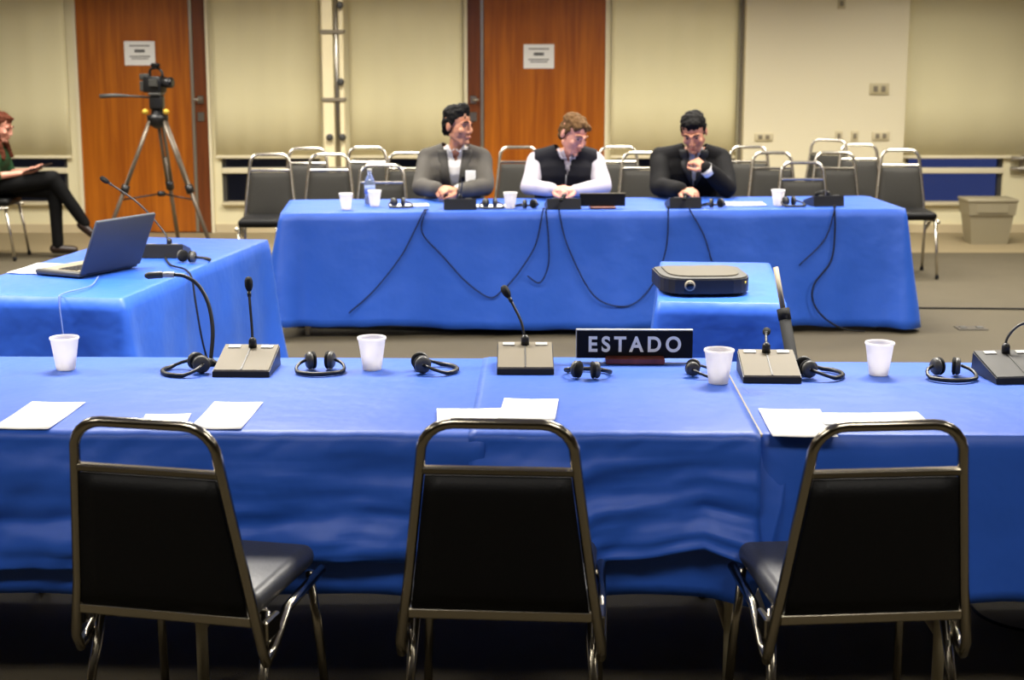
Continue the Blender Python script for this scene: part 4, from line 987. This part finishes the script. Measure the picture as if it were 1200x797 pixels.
garment(t, 'suit_jacket', sg, ('torso', 'shoulder', 'uarmL', 'uarmR', 'farmL', 'farmR'), 0.022, M_suitk, wr=0.010, cut=lambda c, n: (n.y < -0.1 and 0.78 < c.z and abs(c.x-0.01) < (c.z-0.78)*0.16 and c.y > -0.2) or (c.z > 1.0 and (Vector((c.x-0.015, c.y+0.07, 0))).length < 0.08))
lapels(t, shirt_o, mat('lapel_black', (24, 23, 25), 0.6), 0.01, 0.78, 0.16, 1.03, 0.055, 0.023)
garment(t, 'trousers', sg, ('thighL', 'thighR', 'shinL', 'shinR'), 0.014, M_trk, voxel=0.012)
shoes(t, sg)
cuff(t, J['elL'], J['wrL'], 0.046, M_shirt); cuff(t, J['elR'], J['wrR'], 0.044, M_shirt)
# chairs the three men sit on
for x, y, lb in ((-0.37, 10.25, 'chair under the man in the grey jacket'), (0.345, 10.29, 'chair under the vest wearer'), (1.15, 10.30, 'chair under the man in the black suit')):
    dup(fc, (x, y, 0), 180, lb)

# woman in green seated sideways with crossed legs, reading a tablet
J = dict(hip=(0, 0.07, 0.565), waist=(0, 0.06, 0.66), chest=(0, 0.0, 0.79), neck=(0, -0.02, 0.905), head=(0, -0.075, 1.04), sc=0.88,
         shL=(0.15, -0.005, 0.86), shR=(-0.15, -0.005, 0.86), elL=(0.175, -0.07, 0.66), elR=(-0.175, -0.07, 0.665), wrL=(0.06, -0.26, 0.685), wrR=(-0.075, -0.25, 0.68),
         knL=(0.04, -0.46, 0.53), knR=(-0.02, -0.47, 0.635), anL=(0.05, -0.46, 0.10), anR=(0.06, -0.68, 0.27), fdL=(0, -1, 0), fdR=(0.1, -0.75, -0.6))
t = thing('person', 'person with long auburn hair in a green top and black trousers, legs crossed', 'person', (-4.10, 12.45, 0.004), 90)
sg = seg_list(J); Rm = rotm(-8, 22)
make_body(t, sg, J, [((0.06, -0.26, 0.685), (-0.35, -0.9, 0.05), (-0.3, 0, 1), -1, (20, 30, 20), 0.9), ((-0.075, -0.25, 0.68), (0.3, -0.9, 0.05), (0.3, 0, 1), 1, (20, 30, 20), 0.9)], Rm, M_skin2, 0.93)
LONG = SHORT[:5] + [((0, 0.05, -0.06), (0.072, 0.05, 0.09)), ((-0.066, 0.02, -0.07), (0.022, 0.045, 0.11)), ((0.066, 0.02, -0.07), (0.022, 0.045, 0.11)),
                    ((-0.065, -0.005, -0.17), (0.025, 0.035, 0.10)), ((0.065, -0.005, -0.17), (0.025, 0.035, 0.10)), ((0, 0.085, -0.15), (0.075, 0.035, 0.11)), ((0, -0.05, 0.095), (0.05, 0.035, 0.02))]
LOCKS = []
for sx in (-1, 1):
    LOCKS += [((sx*0.062, -0.05, 1.06), 0.022, (sx*0.082, -0.075, 0.93), 0.026), ((sx*0.082, -0.075, 0.93), 0.026, (sx*0.095, -0.115, 0.80), 0.018),
              ((sx*0.06, 0.0, 1.04), 0.03, (sx*0.085, 0.0, 0.92), 0.032), ((sx*0.085, 0.0, 0.92), 0.03, (sx*0.09, 0.07, 0.80), 0.03)]
head_extras(t, J['head'], Rm, M_hairr, LONG, 0.93, locks=LOCKS)
garment(t, 'knit_top', sg, ('torso', 'shoulder', 'uarmL', 'uarmR'), 0.014, M_green, wr=0.006)
garment(t, 'trousers', sg, ('thighL', 'thighR', 'shinL', 'shinR'), 0.012, M_trk, voxel=0.009)
shoes(t, sg)
tb = thing('tablet', 'thin dark tablet held in the lap of the woman in green', 'tablet', (-3.75, 12.45, 0.715), 90)
T = Matrix.Rotation(R(-18), 4, 'X')
MB().rbox(-0.12, 0.12, -0.09, 0.09, 0, 0.009, 0.003, 1, T).build('case', M_black, tb)
MB().box(-0.108, 0.108, -0.078, 0.078, 0.009, 0.0098, T).build('screen', M_screen, tb)
dup(fc, (-4.14, 12.45, 0.004), -90, 'chair under the woman in green, apart from the others by the wall')
